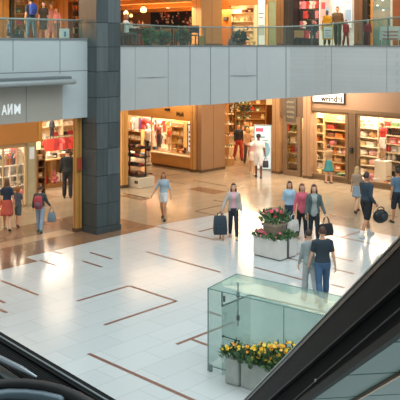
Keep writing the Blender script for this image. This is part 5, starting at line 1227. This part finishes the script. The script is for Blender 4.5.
rod = MB(); rod.tube([dv*.10+rt*.05+V((0, 0, -.49)), dv*.62+rt*.04+V((0, 0, -.43)), dv*1.3+rt*.04+V((0, 0, -.36))], .006, 6); rod.build('tie_rod', pm('34383a', .5, metal=.4), t)
rod = MB(); rod.tube([dv*.02+rt*.04+V((0, 0, -.52)), dv*.30+rt*.05+V((0, 0, -.46))], .008, 6); rod.build('tie_rod', pm('44484a', .4, metal=.6), t)
m = MB(); m.ell(dv*.62+rt*.04+V((0, 0, -.43)), .016, 10, 6); m.build('bolt', M_STEEL, t, smooth=True)
M_SOFF = pm('3f6a65', .3, var=.12, scale=1.5, spec=.15)
K = 9
for i in range(K):
    ta, tb = -.3+1.62*i/K, -.3+1.62*(i+1)/K-.006
    beam(.055, .42, .548, .56, ta, tb).build('soffit_panel', M_SOFF, t); beam(.47, 1.1, .548, .56, ta, tb).build('soffit_panel', M_SOFF, t)
beam(.055, 1.1, .535, .547).build('soffit_backing', pm('1c2625', .6), t)
beam(.425, .465, .535, .585).build('bronze_rail', pm('6b5138', .3, metal=.6, var=.15), t)
beam(.43, .445, .585, .589).build('rail_highlight', pm('a0764a', .25, metal=.7), t)

# lower left: landing edge and curved handrail of the neighbouring escalator
zE = 4.0
O = fp(0, 331.5, zE); q = fp(115.5, 399.5, zE)-O; RL = math.atan2(q.y, q.x)
t = thing('escalator_landing', 'black ribbed escalator balustrade edge with curved handrail in the lower left corner', 'escalator', O, RL)
def strip(y0, y1, z0, z1, z0b=None, z1b=None):     # y measured toward the viewer (local -y)
    m = MB(); x0, x1 = -4.5, 2.6
    vs = [V((x, -y, z)) for x in (x0, x1) for y, z in ((y0, z0), (y0, z1), (y1, z1b if z1b is not None else z1), (y1, z0b if z0b is not None else z0))]
    m.add(vs, [(0, 1, 2, 3), (7, 6, 5, 4), (0, 4, 5, 1), (1, 5, 6, 2), (2, 6, 7, 3), (3, 7, 4, 0)]); return m
strip(0, .035, -.25, 0).build('outer_edge', pm('0c0f10', .8, spec=.1), t)
strip(.036, .050, -.25, .004).build('silver_line', pm('5c686a', .4, metal=.4), t)
strip(.05, .075, -.25, -.004).build('inner_edge', pm('0c0f10', .8, spec=.1), t)
for i in range(9): strip(.076+.018*i, .076+.018*i+.013, -.3, -.018, None, -.018).build('rib', pm('0e1213', .8, spec=.1), t)
strip(.075, .24, -.3, -.03).build('rib_bed', pm('0b0e0f', .7, spec=.2), t)
strip(.24, .31, -.3, -.02).build('grey_deck', pm('2f383b', .4, metal=.3), t)
strip(.31, .95, -.3, -.06).build('inner_deck', pm('1a2023', .4, metal=.3, var=.3, scale=4), t)
def px_path(pts, z): return [Matrix.Rotation(-RL, 3, 'Z') @ (fp(x, y, z)-O) for x, y in pts]
m = MB(); m.tube(px_path([(-40, 345), (-20, 351), (0, 359), (20, 368.5), (36, 377)], zE+.02), [.022, .022, .022, .02, .008], 10); m.build('steel_bar', pm('8c989e', .3, metal=.8), t, smooth=True)
m = MB(); m.tube(px_path([(-30, 392), (-10, 388), (8, 386), (26, 386.3), (44, 388.5), (60, 392.5), (76, 399), (92, 408)], zE+.10), .040, 14); m.build('rubber_handrail', pm('0e1112', .5, spec=.25), t, smooth=True)
m = MB(); m.tube(px_path([(-30, 402), (-10, 398), (8, 396), (26, 396.4), (44, 398.6), (60, 402.5)], zE+.08), .038, 12); m.build('handrail_guide', pm('46565e', .35, metal=.6), t, smooth=True)
# ================================================================== PEOPLE ON THE LOWER FLOOR
GREY = '8a8780'
# left group
person(7, 229.5, 'woman in a dark blue top and coral red skirt walking at the left edge', h=1.62, rot=12, skin='l', top=('short', '27374a', .98), bottom=('skirt', 'c05a48', .50, .27), shoes='c8b8a4', hair=('6a4a34', 'bob'), sex='f', lf=(14, 4), rf=(-14, 16), la=(8, 10, 14, 0), ra=(-8, 10, 12, 0))
person(18, 226, 'child in a grey patterned top and dark shorts beside the woman in the red skirt', h=1.28, rot=-8, skin='l', top=('short', '5c6470', .92, .6, 30), bottom=('shorts', '56666a', .45), shoes='8a5a4a', hair=('a9743c', 'bob'), sex='f', lf=(10, 4), rf=(-12, 12), hs=1.12)
r_, s_, w_, lc2 = person(40, 232, 'child in dark sleeves, pale jeans and teal boots walking with a red backpack', h=1.45, rot=-10, skin='l', top=('long', '3c4a4c', .93), bottom=('jeans', '8fa6bc'), shoes='1f6e6c', hair=('4a3024', 'short'), sex='m', lf=(10, 6), rf=(-10, 8), la=(-5, 12, 20, 0), ra=(12, 16, 30, 0), hs=1.06, sock=('22706e', True))
backpack(lc2, -10, 'red and grey backpack worn by the child in teal boots', 'a8404a', '6c5a66', z=1.12, y=-.185, k=.95)
hp = w_(1); tote(hp, -10, .26, .10, .30, .16, 'small grey blue bag in the right hand of the child in teal boots', '7f909c')
person(67.5, 197.5, 'man in a black suit standing with his back turned in the left shop entrance', h=1.86, rot=8, skin='l', top=('long', '23282c'), jacket=('long', '20262a', .78, 0.0), bottom=('trousers', '23272c'), shoes='191a1c', hair=('4a2e20', 'short'), sex='m', lf=(3, 2), rf=(-3, 3), la=(4, 9, 12, 0), ra=(2, 9, 14, 0))
# centre
person(163.5, 219.5, 'woman in a pale denim shirt and white shorts walking alone across the hall', h=1.62, rot=168, skin='m', top=('elbow', '9db0bc', .82, .3, 22), bottom=('shorts', 'dcdcd8', .26), shoes='1f1d1d', hair=('7a4a30', 'bob'), sex='f', face=True, lf=(16, 6), rf=(-10, 18), la=(-6, 14, 20, 0), ra=(6, 24, 20, 0), head=(28, 6))
r_, s_, w_, lc2 = person(233.5, 238.5, 'woman in a pale grey blazer and pink top walking with a dark bag', h=1.68, rot=180, skin='l', top=('long', 'd9a4ae', .93), jacket=('long', 'b3aca4', .84, .075), bottom=('slim', '28323a'), shoes='c4a48a', hair=('4a3026', 'long'), sex='f', face=True, lf=(10, 4), rf=(-10, 12), la=(-4, 10, 22, 0), ra=(14, 26, 12, 8), curl=(.5, 1.3))
hp = w_(1, .085)
tote(hp+V((-.04, -.0, 0)), 5, .42, .18, .56, .10, 'large dark navy tote bag beside the woman in the pale blazer', '2c3a44', name='tote_bag', var=.35)
person(222.5, 241.5, 'small child hidden behind the large navy bag, only legs and tan sandals showing', h=.86, rot=175, skin='l', loc=fp(222.5, 241)+V((-.02, .22, 0)), top=('short', '2e3c46', .8), bottom=('skirt', '2c3a44', .55, .2), shoes='a8744c', hair=('2c3a44', 'short'), sex='f', lf=(14, 4), rf=(-12, 12), hs=1.15)
# three women
person(289, 237, 'woman in a pale blue shirt and dark jeans, left of the three women', h=1.66, rot=172, skin='l', loc=fp(289.5, 234.5), top=('elbow', '9fc0d4', .9), bottom=('slim', '2e4256'), shoes='2a2a2e', hair=('3a2420', 'bob'), sex='f', face=True, lf=(10, 4), rf=(-12, 14), head=(-10, 5), la=(2, 10, 30, 0), ra=(-4, 10, 25, 0))
r_, s_, w_, lc2 = person(302, 239.5, 'woman in a coral pink blouse and black leggings, middle of the three women', h=1.70, rot=184, skin='l', top=('long', 'cc5f70', .80), bottom=('slim', '1f2226'), shoes='c89a86', hair=('5a3428', 'bob'), sex='f', face=True, lf=(12, 4), rf=(-8, 12), la=(2, 10, 20, 0), ra=(8, 14, 12, 0), head=(10, 4), curl=(.5, 1.3))
tote(w_(1, .085), 10, .34, .14, .34, .16, 'white and grey patterned shopping bag held by the woman in pink', 'c9c6c0', var=.45)
r_, s_, w_, lc2 = person(314, 244.5, 'woman in a dark grey cardigan over a long grey blouse, right of the three women', h=1.78, rot=178, skin='l', top=('long', '96a09e', .78, .3, 30), jacket=('long', '4f5f5e', .74, .085), bottom=('slim', '1d262c'), shoes='3a3230', hair=('4a2c20', 'long'), sex='f', face=True, lf=(11, 4), rf=(-9, 12), la=(6, 16, 24, 0), ra=(4, 10, 14, 0), head=(-4, 4), curl=(1.3, .5))
tote(w_(-1, .085), 20, .40, .18, .34, .20, 'black shoulder bag hanging from the hand of the woman in the grey cardigan', '1a1c1e', scol='1a1c1e')
# couple from behind
r_, s_, w_, lc2 = person(324, 304, 'man in a navy T-shirt and blue jeans seen from behind', h=1.78, rot=4, skin='l', top=('short', '27343e', .90), bottom=('jeans', '3d5c7c'), shoes='2a2f33', hair=('4a2e22', 'short'), sex='m', lf=(-16, 14), rf=(14, 4), la=(8, 10, 14, 0), ra=(-10, 10, 12, 0), loc=fp(322.5, 304.5))
r_, s_, w_, lc2 = person(309, 302, 'person in a pale grey shirt and trousers walking close beside the man in navy', h=1.64, rot=14, skin='l', loc=fp(309.5, 301), top=('long', '8f9a9a', .86, .15, 20), bottom=('trousers', 'a3a9a8'), shoes='7a4a38', hair=('3a2a22', 'short'), sex='f', lf=(8, 4), rf=(-12, 16), la=(10, 8, 10, 0), ra=(-4, 14, 6, 6), head=(-35, 2), lean=4)
# right group
r_, s_, w_, lc2 = person(367, 238, 'man in a dark denim jacket and black shorts carrying a round black bag', h=2.0, rot=-58, skin='m', loc=fp(366.5, 236.5), top=('long', '2c3e4a', .90), bottom=('shorts', '17191c', .44), shoes='d8d4ce', hair=('3a2a24', 'short'), sex='m', lf=(16, 4), rf=(-12, 16), la=(14, 8, 20, 0), ra=(-12, 8, 48, 0), sock=('e6e2dc', False), curl=(.5, 1.3))
hp = w_(1, .085)
t = thing('duffel_bag', 'round black duffel bag held by the man in black shorts', 'bag', hp+V((.08, -.08, -.49)), R(20))
m = MB(); m.ell((0, 0, .21), (.26, .14, .21), 20, 12); m.build('bag_body', pm('15171a', .6), t, smooth=True)
m = MB(); m.tube([(-.14, 0, .36), (-.10, 0, .46), (.0, 0, .50), (.10, 0, .46), (.14, 0, .36)], .016, 8); m.build('strap', pm('1e2124', .6), t, smooth=True)
m = MB(); m.ell((.05, -.125, .22), (.11, .03, .09), 16, 8); m.build('front_pocket', pm('2c3236', .5), t, smooth=True); m = MB(); m.tube([(-.20, -.06, .31), (0, -.09, .37), (.20, -.06, .31)], .008, 6); m.build('zip', pm('6c7478', .4, metal=.5), t)
person(357, 212, 'blonde woman in a pale top and light skirt behind the man with the black bag', h=1.62, rot=-40, skin='l', top=('short', 'a89684', .95), jacket=('short', 'a08a74', .95, .06), bottom=('skirt', '8fa0ac', .58, .22), shoes='6a4a3c', hair=('c9a878', 'long'), sex='f', lf=(16, 6), rf=(-14, 14))
person(397.5, 223, 'man in a blue shirt and dark shorts at the right edge', h=1.80, rot=20, skin='m', top=('short', '58748a', .90), bottom=('shorts', '1f2a36', .5), shoes='2e2a28', hair=('2a1e18', 'short'), sex='m', lf=(8, 4), rf=(-8, 10))
# by the right shop
person(329, 180, 'shopper in a tan top and teal skirt looking into the first big shop window', h=1.62, rot=20, skin='l', loc=fp(328.5, 183.0), top=('short', 'a8875e', .95), bottom=('skirt', '3c8a8c', .52, .26), shoes='8a6a52', hair=('3a2a20', 'bun'), sex='f', lf=(4, 2), rf=(-4, 4))
# corridor
r_, s_, w_, lc2 = person(258.5, 177.5, 'shopper in a white shirt and shorts with dark cap walking into the corridor', h=1.92, rot=170, skin='d', top=('short', 'e8e4e2', .80), bottom=('shorts', 'e2e0e0', .46), shoes='24262a', hair=('20262e', 'hat'), sex='m', face=True, lf=(8, 4), rf=(-8, 10), head=(0, -10), ra=(40, 40, 90, 0), la=(0, 10, 14, 0))
tote(w_(-1, .085), 0, .26, .12, .30, .12, 'small dark bag at the side of the shopper in white', '3a3840')
person(252.5, 176, 'woman in a pink top and light skirt just behind the shopper in white', h=1.72, rot=175, skin='l', top=('short', 'd6a8a4', .93), bottom=('skirt', 'd9cfc8', .62, .2), shoes='c8b4a4', hair=('7a5238', 'long'), sex='f', lf=(12, 4), rf=(-10, 12), loc=fp(252.3, 174.5))
person(247.5, 163, 'woman in a tan cardigan walking in the corridor crowd', h=1.74, rot=10, skin='l', top=('long', 'caa27a', .8), bottom=('trousers', '6a5a50'), shoes='5a4030', hair=('c09a5c', 'bob'), sex='f')
person(238.5, 160, 'man in a black jacket and red trousers at the left of the corridor crowd', h=1.84, rot=200, skin='l', top=('long', '23262c', .88), bottom=('trousers', 'a83a34'), shoes='2a2426', hair=('2a1e1a', 'short'), sex='m')
person(242.8, 158, 'person in an orange skirt between the black jacket and the tan cardigan', h=1.64, rot=185, skin='l', top=('short', 'd8a888', .95), bottom=('skirt', 'd0622e', .5, .22), shoes='8a5a40', hair=('5a3a28', 'bob'), sex='f')
person(245, 153, 'person in a dark green top far back in the corridor', h=1.74, rot=190, skin='l', top=('long', '3a4a40'), bottom=('trousers', '3a3a3c'), hair=('2a2420', 'short'), sex='m')
person(251, 152.5, 'person in a white top far back in the corridor', h=1.66, rot=170, skin='l', top=('short', 'd8d0c4'), bottom=('jeans', '5a6a7c'), hair=('6a4a30', 'long'), sex='f')

# ================================================================== LIGHT
area('atrium_skylight', G(9, 6, 15.5), 18, 18, 2700, 'eaf3f6', (0, 0, ROT))
area('atrium_skylight_back', G(17, 12, 15), 12, 10, 800, 'e6f0f4', (0, 0, ROT))
WARM = 'ffe6c8'; WARM2 = 'ffead0'
area('walkway_light', G(24, 24.5, 4.5), 5, 4, 165, WARM)
area('walkway_light', G(27.0, 20.3, 4.5), 1.8, 4.5, 260, WARM2)
area('walkway_light', G(11.5, 22.2, 4.5), 7, 3, 150, WARM)
area('walkway_light', G(19, 24.2, 4.5), 3.5, 4, 140, WARM)
area('shop_light', G(30.0, 19, 3.3), 2, 7, 900, 'fff0da')
area('shop_light', G(28.9, 18.5, 3.3), .5, 7, 160, 'fff0da')
area('shop_light', G(27.6, 29.3, 2.95), 1.6, 5.5, 420, 'fff0da')
area('shop_light', G(26.7, 28.6, 2.95), .4, 5, 120, 'fff0da')
area('shop_light', G(11.5, 27.2, 3.45), 7, 2, 350, 'fff2e0')
area('shop_light', G(12.2, 25.05, 3.3), 8, .4, 260, 'fff2e0')
area('shop_light', G(18.5, 28.2, 3.45), 3.5, 3.5, 430, 'fff0da')
area('added_front_wash', G(26.3, 19.2, 4.3), .8, 5.5, 150, 'fff0dc', (0, R(-50), ROT))  # unseen tilted fill, added to brighten the brown front of the right shop
area('added_front_wash', G(23.4, 27.0, 4.3), .8, 5, 130, 'ffeacc', (0, R(-50), ROT))  # second added fill without a fixture, lifts the ochre fascia and columns
area('corridor_light', (3.0, 44, 4.5), 2, 12, 1000, 'ffdeb0', (0, 0, 0))
area('upper_light', G(28.3, 22, 8.5), 2, 10, 260, 'ffe2b8')
area('upper_light', G(30.4, 20, 8.5), 2, 9, 330, 'ffe4bc')
area('upper_cafe_light', G(26.5, 28, 7.6), 7, 5, 1700, 'ffdcae')
area('upper_left_light', G(11, 26.0, 9.2), 8, 2.5, 1300, 'ffe2bc')
